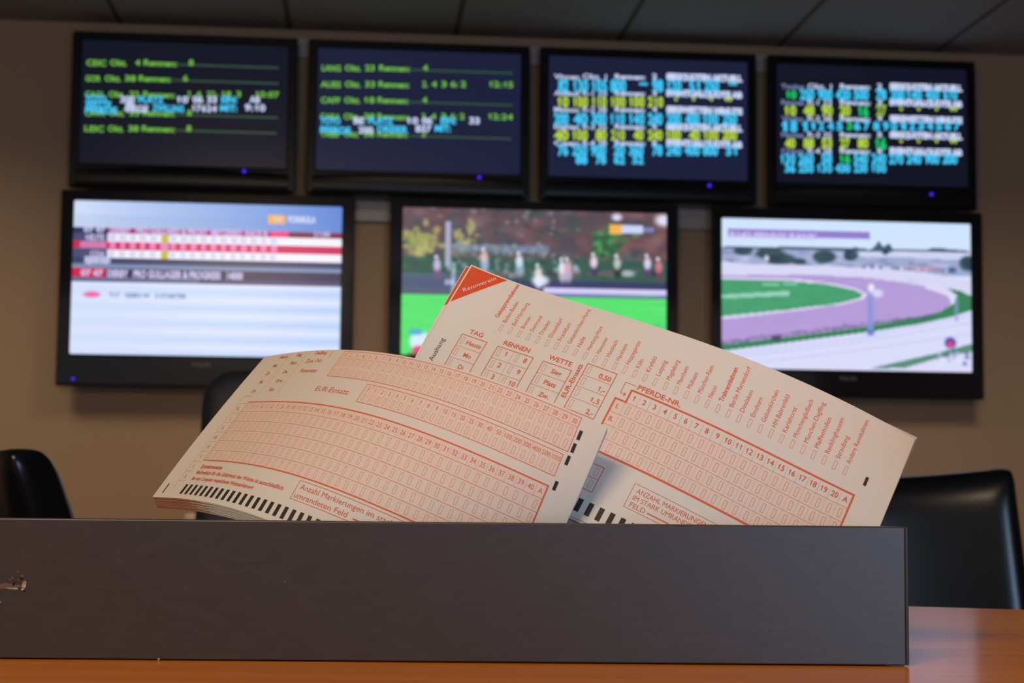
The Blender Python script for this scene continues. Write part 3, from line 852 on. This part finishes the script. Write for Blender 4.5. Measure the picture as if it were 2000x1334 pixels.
# ------------------------------------------------------------------ table
tb = empty('table', (0, 0.55, 0), 0, 'glossy orange-brown wooden table in the foreground carrying the dark panel', 'table')
mb = MB()
pts = [(-0.95, -0.42), (0.95, -0.42)]
far = []
for k in range(25):
    x = 0.95 - 1.9 * k / 24
    # bow-shaped far edge, passing where the photo shows it on the right
    y = 0.869 + 0.0735 - ((x + 0.3) ** 2) / (2 * 2.0) if x < 0.9 else 0.869 + 0.0735 - (1.2 ** 2) / 4.0
    far.append((x, y - 0.55))
pts += far
n = len(pts)
vs = [(x, y, TABLE_Z - 0.03) for x, y in pts] + [(x, y, TABLE_Z) for x, y in pts]
mb.add(vs, [tuple(range(n))[::-1], tuple(range(n, 2 * n))] + [(k, (k + 1) % n, n + (k + 1) % n, n + k) for k in range(n)])
mb.build('tabletop', M['wood'], tb, bevel=0.002, seg=3)
mb = MB(); mb.box((-0.7, -0.25, 0.66), (0.7, -0.22, 0.72)); mb.box((-0.7, 0.02, 0.66), (0.7, 0.05, 0.72)); mb.build('apron', M['metal_leg'], tb, bevel=0.002)
for x in (-0.72, 0.72):
    for y in (-0.30, 0.05):
        mb = MB(); mb.tube([(x, y, 0.0), (x, y, 0.72)], 0.022, 16); mb.build('leg', M['metal_leg'], tb, smooth=True)

# ------------------------------------------------------------------ slip holder (dark panel in front)
BY = 0.59
hold = empty('slip_holder', (0, BY, TABLE_Z), 0.0, 'long dark brown laminate slip holder standing on the wooden table', 'holder')
xr = (at_depth(1779, 1160, BY)).x
xl = -0.40
HP = 0.0496
yw = 0.020
hold.rotation_euler = (0, 0, math.atan(yw))
mb = MB(); mb.box((xl, 0, 0.0005), (xr - 0.0012, 0.009, HP)); mb.fm[1] = 1
mb.build('front_panel', [M['board'], M['board_edge']], hold, bevel=0.0004, seg=2)
mb = MB(); mb.box((xr - 0.0012, 0.0001, 0.0005), (xr, 0.009, HP)); mb.build('edge_banding', M['board_edge'], hold, bevel=0.0003, seg=2)
mb = MB(); mb.box((xl, 0.150, 0.0005), (xr - 0.004, 0.159, HP - 0.009)); mb.build('back_panel', M['board'], hold, bevel=0.0006, seg=2)
mb = MB(); mb.box((xl, 0.009, 0.0005), (xl + 0.009, 0.150, HP - 0.009)); mb.build('side_panel', M['board'], hold, bevel=0.0006, seg=2)
mb = MB(); mb.box((xl + 0.009, 0.009, 0.0004), (xr - 0.006, 0.150, 0.0014)); mb.build('base_panel', M['board'], hold)


def flake(cx, cz, rx, rz_, mb, n=11, th=0.00018, jag=0.35):
    pts = []
    for k in range(n):
        a = 2 * math.pi * k / n
        r = 1 + rnd.uniform(-jag, jag)
        pts.append((cx + rx * r * math.cos(a), cz + rz_ * r * math.sin(a)))
    vs = [(x, 0.0001, z) for x, z in pts] + [(x, -th, z) for x, z in pts]
    mb.add(vs, [tuple(range(n, 2 * n))] + [(k, (k + 1) % n, n + (k + 1) % n, n + k) for k in range(n)])


def bxz(px, py):
    p = at_depth(px, py, BY)
    return p.x, p.z - TABLE_Z


S_ = BY / F_PX
mb = MB()
for px, py, a, b in ((52, 1141, 3.8, 7), (50, 1150, 3.0, 2.5), (30, 1148, 12, 2.0), (2, 1175, 5, 2.4), (54, 1136, 3, 3)):
    x, z = bxz(px, py); flake(x, z, a * S_, b * S_, mb)
mb.build('chipped_spot', M['rawwood'], hold)
mb = MB()
for px, py, a, b in ((22, 1144, 26, 5.0), (49, 1124, 3.5, 2.4), (41, 1115, 2.4, 2.2), (30, 1127, 2.2, 1.8), (42, 1131, 2.6, 1.6), (26, 1131, 2, 1.5), (4, 1151, 3, 2), (557, 1135, 2.0, 2.6), (566, 1110, 1.2, 1.2)):
    x, z = bxz(px, py); flake(x, z, a * S_, b * S_, mb, th=0.00012)
mb.build('scuff_marks', M['greychip'], hold)
mb = MB()
for px, py, a, b in ((33, 1139, 2.2, 4), (47, 1129, 3.5, 2.2), (52, 1153, 3, 2.0), (2, 1136, 2.5, 2.2)):
    x, z = bxz(px, py); flake(x, z, a * S_, b * S_, mb, th=0.00022)
mb.build('gouge_marks', M['darkchip'], hold)

# a few crumbs on the table before the holder
for px, py, r in ((310, 1291, 0.0006),):
    p = plane_pt(px, py, Vector((0, 0, TABLE_Z)), Vector((0, 0, 1)))
    mb = MB()
    vs = []; 
    for k in range(6):
        for j in range(4):
            a = 2 * math.pi * k / 6; b = math.pi * j / 3
            rr = r * rnd.uniform(0.8, 1.1)
            vs.append((rr * math.sin(b) * math.cos(a), rr * math.sin(b) * math.sin(a), r - rr * math.cos(b)))
    fs = [(k * 4 + j, ((k + 1) % 6) * 4 + j, ((k + 1) % 6) * 4 + j + 1, k * 4 + j + 1) for k in range(6) for j in range(3)]
    mb.add(vs, fs)
    o = mb.build('crumb', M['rawwood']); o.location = (p.x, BY - 0.0035, TABLE_Z)
    tag(o, 'tiny pale crumb on the table against the dark panel', 'crumb')

# ------------------------------------------------------------------ betting slips
SW, SH = 198.0, 86.5
EX = [(i, j) for i in range(5) for j in range(3)]
CL = [(-0.067317, 0.666914, 0.830893),
 (-0.019277, -0.013368, -0.036102),
 (0.000900, 0.001122, -0.000776),
 (0.078174, -0.055129, -0.021421),
 (0.004067, 0.012660, -0.006824),
 (0.001040, 0.002651, -0.001246),
 (0.013421, 0.025744, -0.018686),
 (0.002701, 0.011675, -0.001530),
 (-0.001423, 0.000472, 0.002358),
 (0.000340, 0.008340, 0.000260),
 (-0.001695, 0.001060, 0.003941),
 (-0.001293, -0.000640, 0.002380),
 (-0.003498, -0.002285, 0.005293),
 (-0.002188, -0.002553, 0.002508),
 (0.000871, 0.000741, -0.001152)]
CR = [(0.047493, 0.630126, 0.835989),
 (-0.019061, -0.011840, -0.036633),
 (-0.000463, 0.000106, 0.000077),
 (0.087320, -0.023101, -0.038845),
 (0.000623, 0.006540, -0.003002),
 (-0.000485, -0.006754, 0.003286),
 (0.002765, 0.022294, -0.009591),
 (-0.000986, 0.005778, -0.002122),
 (0.002428, -0.002342, -0.000129),
 (-0.001275, -0.004696, 0.001579),
 (0.000763, -0.002037, 0.003094),
 (-0.000808, 0.001255, -0.002471),
 (-0.000799, -0.010357, 0.004594),
 (0.002711, 0.001066, 0.001310),
 (-0.002823, -0.000646, -0.000298)]
E0 = np.array(EYE)


class Surf:
    """gently bent sheet: (u, v) in mm -> a point in space"""

    def __init__(self, c, s):
        self.c = np.array(c); self.s = s

    def pos(self, uv):
        uv = np.asarray(uv, float).reshape(-1, 2)
        a = uv[:, 0] / SW * 2 - 1; b = uv[:, 1] / SH * 2 - 1
        B = np.stack([a ** i * b ** j for i, j in EX], -1)
        return E0 + (B @ self.c - E0) * self.s

    def nrm(self, uv):
        uv = np.asarray(uv, float).reshape(-1, 2)
        du = self.pos(uv + (0.05, 0)) - self.pos(uv - (0.05, 0))
        dv = self.pos(uv + (0, 0.05)) - self.pos(uv - (0, 0.05))
        n = np.cross(dv, du)
        n /= np.linalg.norm(n, axis=1)[:, None]
        if n[:, 1].mean() > 0: n = -n
        return n

    def at(self, uv, off=0.0):
        return self.pos(uv) + self.nrm(uv) * (off / 1000.0)      # off in mm towards the viewer


def shift_uv(uv, sh):
    """sh = (du, dv, rot, cu, cv): how a lower sheet lies askew in the pile"""
    du, dv, rot, cu, cv = sh
    uv = np.asarray(uv, float).reshape(-1, 2)
    x = uv[:, 0] - cu; y = uv[:, 1] - cv
    c, s = math.cos(rot), math.sin(rot)
    return np.stack([cu + x * c - y * s + du, cv + x * s + y * c + dv], -1)


NOSH = (0, 0, 0, 0, 0)


def sheet(S, off, sh, parent, name='sheet', nu=72, nv=28, th=0.13, mats=None, bleed=0.0):
    us = np.linspace(0, SW, nu + 1); vs_ = np.linspace(0, SH, nv + 1)
    U, V = np.meshgrid(us, vs_)
    uv = np.stack([U.ravel(), V.ravel()], -1)
    suv = shift_uv(uv, sh)
    a = S.at(suv, off); b = S.at(suv, off - th)
    N = len(uv); w = nu + 1
    fs = []; fm = []
    for j in range(nv):
        for i in range(nu):
            k = j * w + i
            fs.append((k, k + w, k + w + 1, k + 1)); fm.append(1 if bleed and us[i + 1] < bleed and j == nv - 1 else 0)
            fs.append((N + k, N + k + 1, N + k + w + 1, N + k + w)); fm.append(0)
    rim = [i for i in range(w)] + [j * w + nu for j in range(1, nv + 1)] + [nv * w + i for i in range(nu - 1, -1, -1)] + [j * w for j in range(nv - 1, 0, -1)]
    for q in range(len(rim)):
        i0, i1 = rim[q], rim[(q + 1) % len(rim)]
        fs.append((i0, i1, N + i1, N + i0))
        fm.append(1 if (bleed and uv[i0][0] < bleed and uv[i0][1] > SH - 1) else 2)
    mb = MB(); mb.v = [tuple(p) for p in np.concatenate([a, b])]; mb.f = fs; mb.fm = fm
    return mb.build(name, mats or [M['paper'], M['edge_orange'], M['paper_edge']], parent, smooth=False)


class Print:
    """ink laid on a sheet: everything in mm on the sheet"""

    def __init__(self, S, off, sh=NOSH):
        self.S = S; self.off = off; self.sh = sh; self.l = {}

    def _mb(self, ink): return self.l.setdefault(ink, ([], []))

    def raw(self, uv, fs, ink):
        v, f = self._mb(ink); n = len(v)
        v.extend([tuple(p) for p in uv]); f.extend([tuple(i + n for i in q) for q in fs])

    def line(self, x0, y0, x1, y1, w, ink='red', caps=True):
        L = math.hypot(x1 - x0, y1 - y0)
        if L == 0: return
        n = max(1, int(L / 2.5)); dx, dy = (x1 - x0) / L, (y1 - y0) / L
        e = w / 2 if caps else 0
        nx, ny = -dy * w / 2, dx * w / 2
        vs = []
        for k in range(n + 1):
            t = -e + (L + 2 * e) * k / n
            cx, cy = x0 + dx * t, y0 + dy * t
            vs += [(cx + nx, cy + ny), (cx - nx, cy - ny)]
        self.raw(vs, [(2 * k, 2 * k + 1, 2 * k + 3, 2 * k + 2) for k in range(n)], ink)

    def box(self, x0, y0, x1, y1, w, ink='red'):
        self.line(x0, y0, x1, y0, w, ink); self.line(x0, y1, x1, y1, w, ink)
        self.line(x0, y0, x0, y1, w, ink); self.line(x1, y0, x1, y1, w, ink)

    def fill(self, x0, y0, x1, y1, ink):
        nx = max(1, int(abs(x1 - x0) / 3)); ny = max(1, int(abs(y1 - y0) / 3))
        vs = [(x0 + (x1 - x0) * i / nx, y0 + (y1 - y0) * j / ny) for j in range(ny + 1) for i in range(nx + 1)]
        self.raw(vs, [(j * (nx + 1) + i, j * (nx + 1) + i + 1, (j + 1) * (nx + 1) + i + 1, (j + 1) * (nx + 1) + i) for j in range(ny) for i in range(nx)], ink)

    def tick(self, cx, cy, w=1.15, h=3.3, ink='redpale', lw=0.18):
        """the small upright marking box"""
        self.box(cx - w / 2, cy - h / 2, cx + w / 2, cy + h / 2, lw, ink)

    def text(self, s, x, y, h, ink='red', ang=0.0, length=None, weight=0.0, anchor='l', sx=1.0):
        """x, y = start of the baseline (or centre with anchor c); h = capital height in mm; ang in degrees, counter-clockwise on the sheet"""
        vs, fs, w, cap = glyphs(s, weight)
        k = h / cap
        kx = (length / w) if length else k * sx
        if anchor == 'c': x0 = -w * kx / 2
        elif anchor == 'r': x0 = -w * kx
        else: x0 = 0
        a = math.radians(ang); c, sn = math.cos(a), math.sin(a)
        out = []
        for (px, py) in vs:
            lx = x0 + px * kx; ly = py * k
            out.append((x + lx * c - (-ly) * -sn * 1.0 if False else x + lx * c - ly * sn, y - (lx * sn + ly * c)))
        self.raw(out, fs, ink)

    def build(self, parent, names):
        order = ['tint', 'orange', 'redpale', 'red', 'inkdark', 'inkblack', 'paper']
        for ink in order:
            if ink not in self.l: continue
            v, f = self.l[ink]
            uv = shift_uv(v, self.sh)
            P = self.S.at(uv, self.off + 0.05 + 0.012 * order.index(ink))
            mb = MB(); mb.v = [tuple(p) for p in P]; mb.f = f; mb.fm = [0] * len(f)
            mb.build(names[ink], M[ink], parent)


SL = Surf(CL, 0.97)
SR = Surf(CR, 1.018)
INK = {'tint': 'pink_tint', 'orange': 'corner_triangle', 'redpale': 'marking_boxes', 'red': 'red_lettering', 'inkdark': 'dark_lettering', 'inkblack': 'black_timing_marks', 'paper': 'white_lettering'}

# ---- upright slip on the right
rt = empty('betting_slip', tuple(SR.pos((150, 86))[0]), 0, 'front betting slip on the right, orange corner triangle and racecourse names', 'slip', 'betting slips of the right pile')


def under(root, f):
    """children built in world space, parented to a root that sits at the thing's base"""
    before = set(o.name for o in COL.objects)
    f()
    inv = Matrix.Translation(-Vector(root.location))
    for o in list(COL.objects):
        if o.name not in before and o.parent is root:
            o.data.transform(inv)


def triangle(P, d=0.6, s=18.0, ink='orange'):
    n = 8
    vs = []; fs = []
    idx = {}
    for i in range(n + 1):
        for j in range(n + 1 - i):
            idx[i, j] = len(vs); vs.append((d + (s - 1) * i / n, d + (s + 1) * j / n))
    for i in range(n):
        for j in range(n - i):
            fs.append((idx[i, j], idx[i + 1, j], idx[i, j + 1]))
            if j < n - i - 1: fs.append((idx[i + 1, j], idx[i + 1, j + 1], idx[i, j + 1]))
    P.raw(vs, fs, ink)


def right_front():
    sheet(SR, 0, NOSH, rt)
    P = Print(SR, 0)
    triangle(P)
    P.text('Rennverein', 3.6, 13.2, 1.9, 'paper', ang=48.5, length=14.6, weight=0.0)
    P.text('Aushang', 7.3, 47.0, 2.3, 'inkdark', ang=90, length=11.0)
    P.text('›', 7.3, 49.3, 2.3, 'inkdark', ang=90)
    names = ['Baden-Baden', 'Bad Harzburg', 'Bremen', 'Dortmund', 'Dresden', 'Düsseldorf', 'Frankfurt', 'Gelsenkirchen-Horst', 'Halle', 'Hamburg-Horn', 'Hannover', 'Hassloch',
             'Herxheim', 'Hoppegarten', 'Köln', 'Krefeld', 'Leipzig', 'Magdeburg', 'Mannheim', 'Mülheim', 'München-Riem', 'Neuss', 'Trabrennbahnen', 'Berlin Mariendorf', 'Dinslaken', 'Elmshorn',
             'Gelsenkirchen', 'HH-Bahrenfeld', 'Karlshorst', 'Mönchengladbach', 'München-Daglfing', 'Pfaffenhofen', 'Recklinghausen', 'Straubing', 'Andere Rennbahnen']
    P.text('Galopprennbahnen', 23.9, 19.0, 1.9, 'red', ang=90, length=18.3, weight=0.02)
    for i, nm in enumerate(names):
        x = 27.5 + 4.43 * i
        P.tick(x, 22.8, 1.15, 3.2, 'redpale', 0.2)
        L = len(nm) * 1.02
        bold = nm == 'Trabrennbahnen'
        if nm == 'Andere Rennbahnen': L = 17.6
        if nm == 'Gelsenkirchen-Horst': L = 18.4
        P.text(nm, x + 0.75, 20.0 if not bold else 19.6, 1.85, 'red', ang=90, length=L * (1.03 if bold else 1.0), weight=0.02 if bold else 0.0)
    # TAG
    P.text('TAG', 19.0, 29.9, 1.95, 'red', length=6.6, weight=0.018, anchor='c')
    P.box(13.2, 31.2, 25.4, 31.2 + 5.6 * 8, 0.32)
    for k, s in enumerate(('Heute', 'Mo', 'Di', 'Mi', 'Do', 'Fr', 'Sa', 'So')):
        y = 31.2 + 5.6 * k
        if k: P.line(13.2, y, 25.4, y, 0.16, 'red')
        P.tick(14.9, y + 2.7, 1.15, 3.3, 'redpale', 0.2); P.text(s, 20.6, y + 3.9, 2.0, 'red', anchor='c', weight=0.015)
    # RENNEN
    P.text('RENNEN', 38.6, 29.8, 2.05, 'red', length=12.4, weight=0.02, anchor='c')
    P.box(30.8, 31.3, 47.8, 31.3 + 5.7 * 7, 0.32)
    for k in range(7):
        y = 31.3 + 5.7 * k
        if k: P.line(30.8, y, 47.8, y, 0.16, 'red')
        P.line(38.8, y, 38.8, y + 5.7, 0.12, 'redpale')
        P.tick(32.7, y + 2.6, 1.15, 3.3, 'redpale', 0.2); P.text(str(k + 1), 36.0, y + 3.2, 2.1, 'red', anchor='c', weight=0.02)
        P.tick(41.2, y + 2.6, 1.15, 3.3, 'redpale', 0.2); P.text(str(k + 8), 45.2, y + 3.4, 2.1, 'red', anchor='c', weight=0.02)
    # WETTE
    P.text('WETTE', 59.0, 29.6, 2.05, 'red', length=10.6, weight=0.02, anchor='c')
    P.box(52.4, 31.2, 65.4, 31.2 + 5.6 * 6, 0.32)
    for k, s in enumerate(('Sieg', 'Platz', 'Zw.', 'Drw.', 'V', 'Pl.Zw.')):
        y = 31.2 + 5.6 * k
        if k: P.line(52.4, y, 65.4, y, 0.16, 'red')
        P.tick(54.2, y + 2.8, 1.15, 3.3, 'redpale', 0.2); P.text(s, 60.0, y + 3.9, 2.0, 'red', anchor='c', weight=0.02)
    # EUR-Einsatz
    P.text('EUR-Einsatz', 68.6, 43.2, 2.0, 'red', ang=90, length=16.2, weight=0.02)
    P.box(70.1, 25.7, 83.1, 47.2, 0.32)
    for k, s in enumerate(('0,50', '1,-', '1,5', '2,-')):
        y = 25.7 + 5.38 * k
        if k: P.line(70.1, y, 83.1, y, 0.16, 'red')
        P.tick(71.9, y + 2.6, 1.15, 3.3, 'redpale', 0.2)
        P.text(s, 82.0, y + 4.4, 2.15, 'red', anchor='r', weight=0.02)
    # PFERDE-NR. grid
    P.text('PFERDE-NR.', 93.2, 28.7, 2.1, 'red', length=18.4, weight=0.018)
    P.line(87.8, 27.6, 92.4, 27.6, 0.25); P.line(87.8, 27.6, 87.8, 32.6, 0.25); P.line(87.8, 32.6, 90.0, 32.6, 0.25)
    P.line(90.0, 32.6, 89.2, 31.9, 0.3); P.line(90.0, 32.6, 89.2, 33.3, 0.3)
    x0, xr_ = 87.0, 184.7
    P.fill(x0, 35.6, xr_, 58.6, 'tint')
    P.line(91.5, 29.9, xr_, 29.9, 0.75); P.line(xr_, 29.9, xr_, 58.6, 0.75)
    P.line(91.5, 29.9, 91.5, 35.5, 0.75); P.line(x0, 35.5, 91.5, 35.5, 0.75); P.line(x0, 35.5, x0, 58.6, 0.75)
    P.line(x0, 58.6, xr_, 58.6, 0.85)
    P.line(91.5, 35.6, xr_, 35.6, 0.16, 'red')
    for r_ in range(1, 4): P.line(x0, 35.6 + 5.75 * r_, xr_, 35.6 + 5.75 * r_, 0.16, 'red')
    for k in range(21):
        x = 93.8 + 4.43 * k
        lab = str(k + 1) if k < 20 else 'A'
        P.text(lab, x, 33.8, 2.15, 'red', anchor='c', weight=0.018, sx=0.92)
        P.line(x - 2.215, 31.2, x - 2.215, 58.4, 0.12, 'redpale')
        for r_ in range(4): P.tick(x, 38.5 + 5.75 * r_, 1.2, 3.5, 'red', 0.14)
    for r_, s in enumerate(('I.', 'II.', 'III.', 'IV.')): P.text(s, 89.3, 39.4 + 5.75 * r_, 2.0, 'red', anchor='c', weight=0.02)
    # lower boxes
    P.box(62, 63.8, 96.0, 74.6, 0.3); P.line(62, 69.2, 96.0, 69.2, 0.2)
    for k in range(7): P.tick(94.0 - 4.43 * k, 66.4, 1.2, 3.2); P.tick(94.0 - 4.43 * k, 71.9, 1.2, 3.2)
    P.box(109.2, 64.1, 168, 74.3, 0.2)
    P.text('ANZAHL MARKIERUNGEN', 111.0, 67.4, 1.95, 'red', length=29.5); P.text('IM STARK UMRANDETEN', 110.9, 70.4, 1.95, 'red', length=28.5); P.text('FELD', 110.9, 73.4, 1.95, 'red', length=6.4)
    P.line(118.5, 72.7, 138, 72.7, 0.5)
    for k in range(6): P.tick(145 + 4 * k, 67.6, 1.1, 3.0)
    # timing marks
    for k in range(-19, 21): P.fill(93.8 + 4.43 * k - 1.0, 78.6, 93.8 + 4.43 * k + 1.0, 84.0, 'inkblack')
    P.fill(186.2, 21.4, 187.4, 24.9, 'inkblack')
    P.build(rt, INK)


under(rt, right_front)

# the slip just behind it shows its orange corner along the left edge
r2 = empty('betting_slip', tuple(SR.pos((150, 86))[0] + np.array((0, 0.001, 0))), 0, 'second betting slip on the right, orange corner peeking out left of the front one', 'slip', 'betting slips of the right pile')


def right_second():
    sh = (-1.5, 0.9, -0.004, 100, 40)
    sheet(SR, -0.45, sh, r2)
    P = Print(SR, -0.45, sh); triangle(P, d=0.3, s=19.5); P.build(r2, INK)


under(r2, right_second)
for k in range(9):
    r = empty('betting_slip', tuple(SR.pos((150, 86))[0] + np.array((0, 0.0015 + 0.0006 * k, 0))), 0, 'plain betting slip behind the right front slip, only its lower edge showing', 'slip', 'betting slips of the right pile')
    under(r, lambda k=k, r=r: sheet(SR, -0.9 - 0.42 * k, (-0.25 - 0.13 * (k + 1), 0.3, -math.radians(0.15 * (k + 1)), 198, 0), r, nu=40, nv=14, mats=[M['paper'], M['paper_edge'], M['paper_edge']]))

# ---- curved pad on the left
lf = empty('betting_slip', tuple(SL.pos((180, 86))[0]), 0, 'top betting slip of the curved left pad, printed with rows of small boxes', 'slip', 'betting slips of the left pad')


def left_front():
    sheet(SL, 0, NOSH, lf, bleed=0.0)
    P = Print(SL, 0)
    # upper table 1..30
    a, b = 65.5, 187.7; p30 = (b - a) / 30
    P.fill(a, 1.0, b, 15.0, 'tint'); P.box(a, 1.0, b, 15.0, 0.25)
    P.line(a, 4.9, b, 4.9, 0.14, 'red')
    for k in range(30):
        x = a + p30 * (k + 0.5)
        P.text(str(k + 1), x, 4.0, 1.9, 'red', anchor='c', sx=0.78)
        if k: P.line(a + p30 * k, 1.4, a + p30 * k, 14.8, 0.13, 'redpale')
        P.tick(x, 7.4, 1.15, 3.2, 'redpale', 0.22); P.tick(x, 12.4, 1.15, 3.2, 'redpale', 0.22)
    # stake table
    a, b = 93.0, 186.6; n = 23; p23 = (b - a) / n
    P.fill(a, 16.7, b, 25.8, 'tint'); P.box(a, 16.7, b, 25.8, 0.25)
    for k, s in enumerate((',5', '1', '2', '3', '4', '5', '6', '7', '8', '9', '10', '15', '20', '25', '30', '40', '50', '100', '200', '300', '400', '500', '1000')):
        x = a + p23 * (k + 0.5)
        P.text(s, x, 19.9, 1.9, 'red', anchor='c', sx=min(0.8, 2.4 / max(1, len(s))) * (1 if len(s) < 3 else 1.0))
        if k: P.line(a + p23 * k, 17.0, a + p23 * k, 25.6, 0.13, 'redpale')
        P.tick(x, 23.1, 1.15, 3.3, 'redpale', 0.22)
    P.text('EUR-Einsatz:', 64.2, 23.4, 2.6, 'red', length=22.0)
    P.text('Rennen:', 43.5, 13.2, 2.1, 'red', length=12.5, weight=0.01); P.text('Zus.-Nr.', 42.0, 7.4, 2.2, 'red', length=13.0)
    for x, y, s in ((16.5, 3.2, 'Heute'), (30.5, 2.9, 'Sieg'), (44.8, 2.6, 'Zwilling'), (16.6, 8.6, 'Mo'), (30.3, 7.9, 'Platz'), (15.8, 13.4, 'Di'), (29.6, 13.2, 'Zw.'), (16.0, 18.8, 'Mi'), (29.7, 18.6, 'Drw.'), (15.3, 24.2, 'Do'), (28.8, 23.9, 'Vier')):
        P.text(s, x, y, 1.9, 'red', weight=0.01)
    for x in (24.3, 38.5):
        P.line(x, 0.8, x - 0.8, 25.0, 0.12, 'redpale')
    P.line(57.5, 0.8, 57.0, 5.0, 0.2, 'redpale')
    # main table 1..40, A
    a, b = 19.5, 186.0; n = 41; pc = (b - a) / n
    y0, rp = 30.3, 5.73
    P.fill(a, y0, b, y0 + 6 * rp, 'tint')
    P.line(a, y0, b, y0, 0.62); P.line(b, y0, b, y0 + 6 * rp, 0.62); P.line(a, y0 + 6 * rp, b, y0 + 6 * rp, 0.62)
    P.line(a, y0, a, y0 + 6 * rp, 0.3)
    for r_ in range(1, 6): P.line(a, y0 + rp * r_, b, y0 + rp * r_, 0.2, 'red')
    for k in range(41):
        x = a + pc * (k + 0.5)
        P.text(str(k + 1) if k < 40 else 'A', x, y0 + 4.0, 2.15, 'red', anchor='c', sx=0.82)
        if k: P.line(a + pc * k, y0 + 1.4, a + pc * k, y0 + rp - 0.4, 0.14, 'redpale')
        for r_ in range(5): P.tick(x, y0 + rp * (r_ + 1.5), 1.2, 3.5, 'redpale', 0.22)
    # row labels in the left margin
    P.line(11.8, 26.6, 18.5, 26.4, 0.3, 'redpale'); P.line(11.8, 26.6, 11.8, 30.0, 0.2, 'redpale')
    for r_ in range(9):
        y = 29.6 + rp * r_
        P.line(11.8, y + 1.4, 18.6 if r_ < 7 else 17.0, y + 1.4, 0.22, 'redpale')
        P.line(11.8, y + 1.4, 11.8, y + 1.4 + rp * 0.9, 0.16, 'redpale')
        if r_ < 8: P.text(('PL.', 'I.', 'II.', 'III.', 'IV.', 'V.', 'S.', 'R.')[r_], 15.2, y + 5.6, 2.0, 'redpale', anchor='c', weight=0.02)
    # small print
    P.text('Systemwette', 21.5, 69.2, 2.0, 'red', length=17.5, weight=0.03)
    P.text('Maßgeblich für die Gültigkeit der Wette ist ausschließlich', 21.5, 72.6, 1.9, 'red', length=62, weight=0.02)
    P.text('die vom Computer gespeicherte Wettmarkierung!', 21.5, 76.0, 1.9, 'red', length=46, weight=0.02)
    # count box
    P.box(89.5, 66.2, 176, 74.8, 0.25)
    P.text('Anzahl Markierungen im stark', 91.3, 69.8, 2.4, 'red', length=45.5); P.text('umrandeten Feld', 90.6, 73.8, 2.4, 'red', length=26.8)
    P.line(120.5, 73.2, 146, 73.2, 0.55)
    # timing marks
    for k in range(41): P.fill(a + pc * (k + 0.5) - 0.95, 78.6, a + pc * (k + 0.5) + 0.95, 84.0, 'inkblack')
    P.fill(5.6, 78.8, 6.4, 84.0, 'inkblack')
    for y in (7.4, 12.8, 18.1, 29.1): P.fill(188.9 - (y - 7) * 0.05, y - 1.9, 190.2 - (y - 7) * 0.05, y + 1.9, 'inkblack')
    P.build(lf, INK)


under(lf, left_front)
for k in range(22):
    r = empty('betting_slip', tuple(SL.pos((180, 86))[0] + np.array((0, 0.0002 * (k + 1), 0))), 0, 'slip inside the curved left pad, only its thin paper edge showing', 'slip', 'betting slips of the left pad')
    jit = rnd.uniform(-0.12, 0.12)
    under(r, lambda k=k, r=r, jit=jit: sheet(SL, -0.21 * (k + 1), (jit + 0.02 * k, 0.11 * (k + 1) + jit * 0.5, 0, 0, 0), r, nu=44, nv=14, bleed=34.0 + (k * 7 % 5) * 4.2))
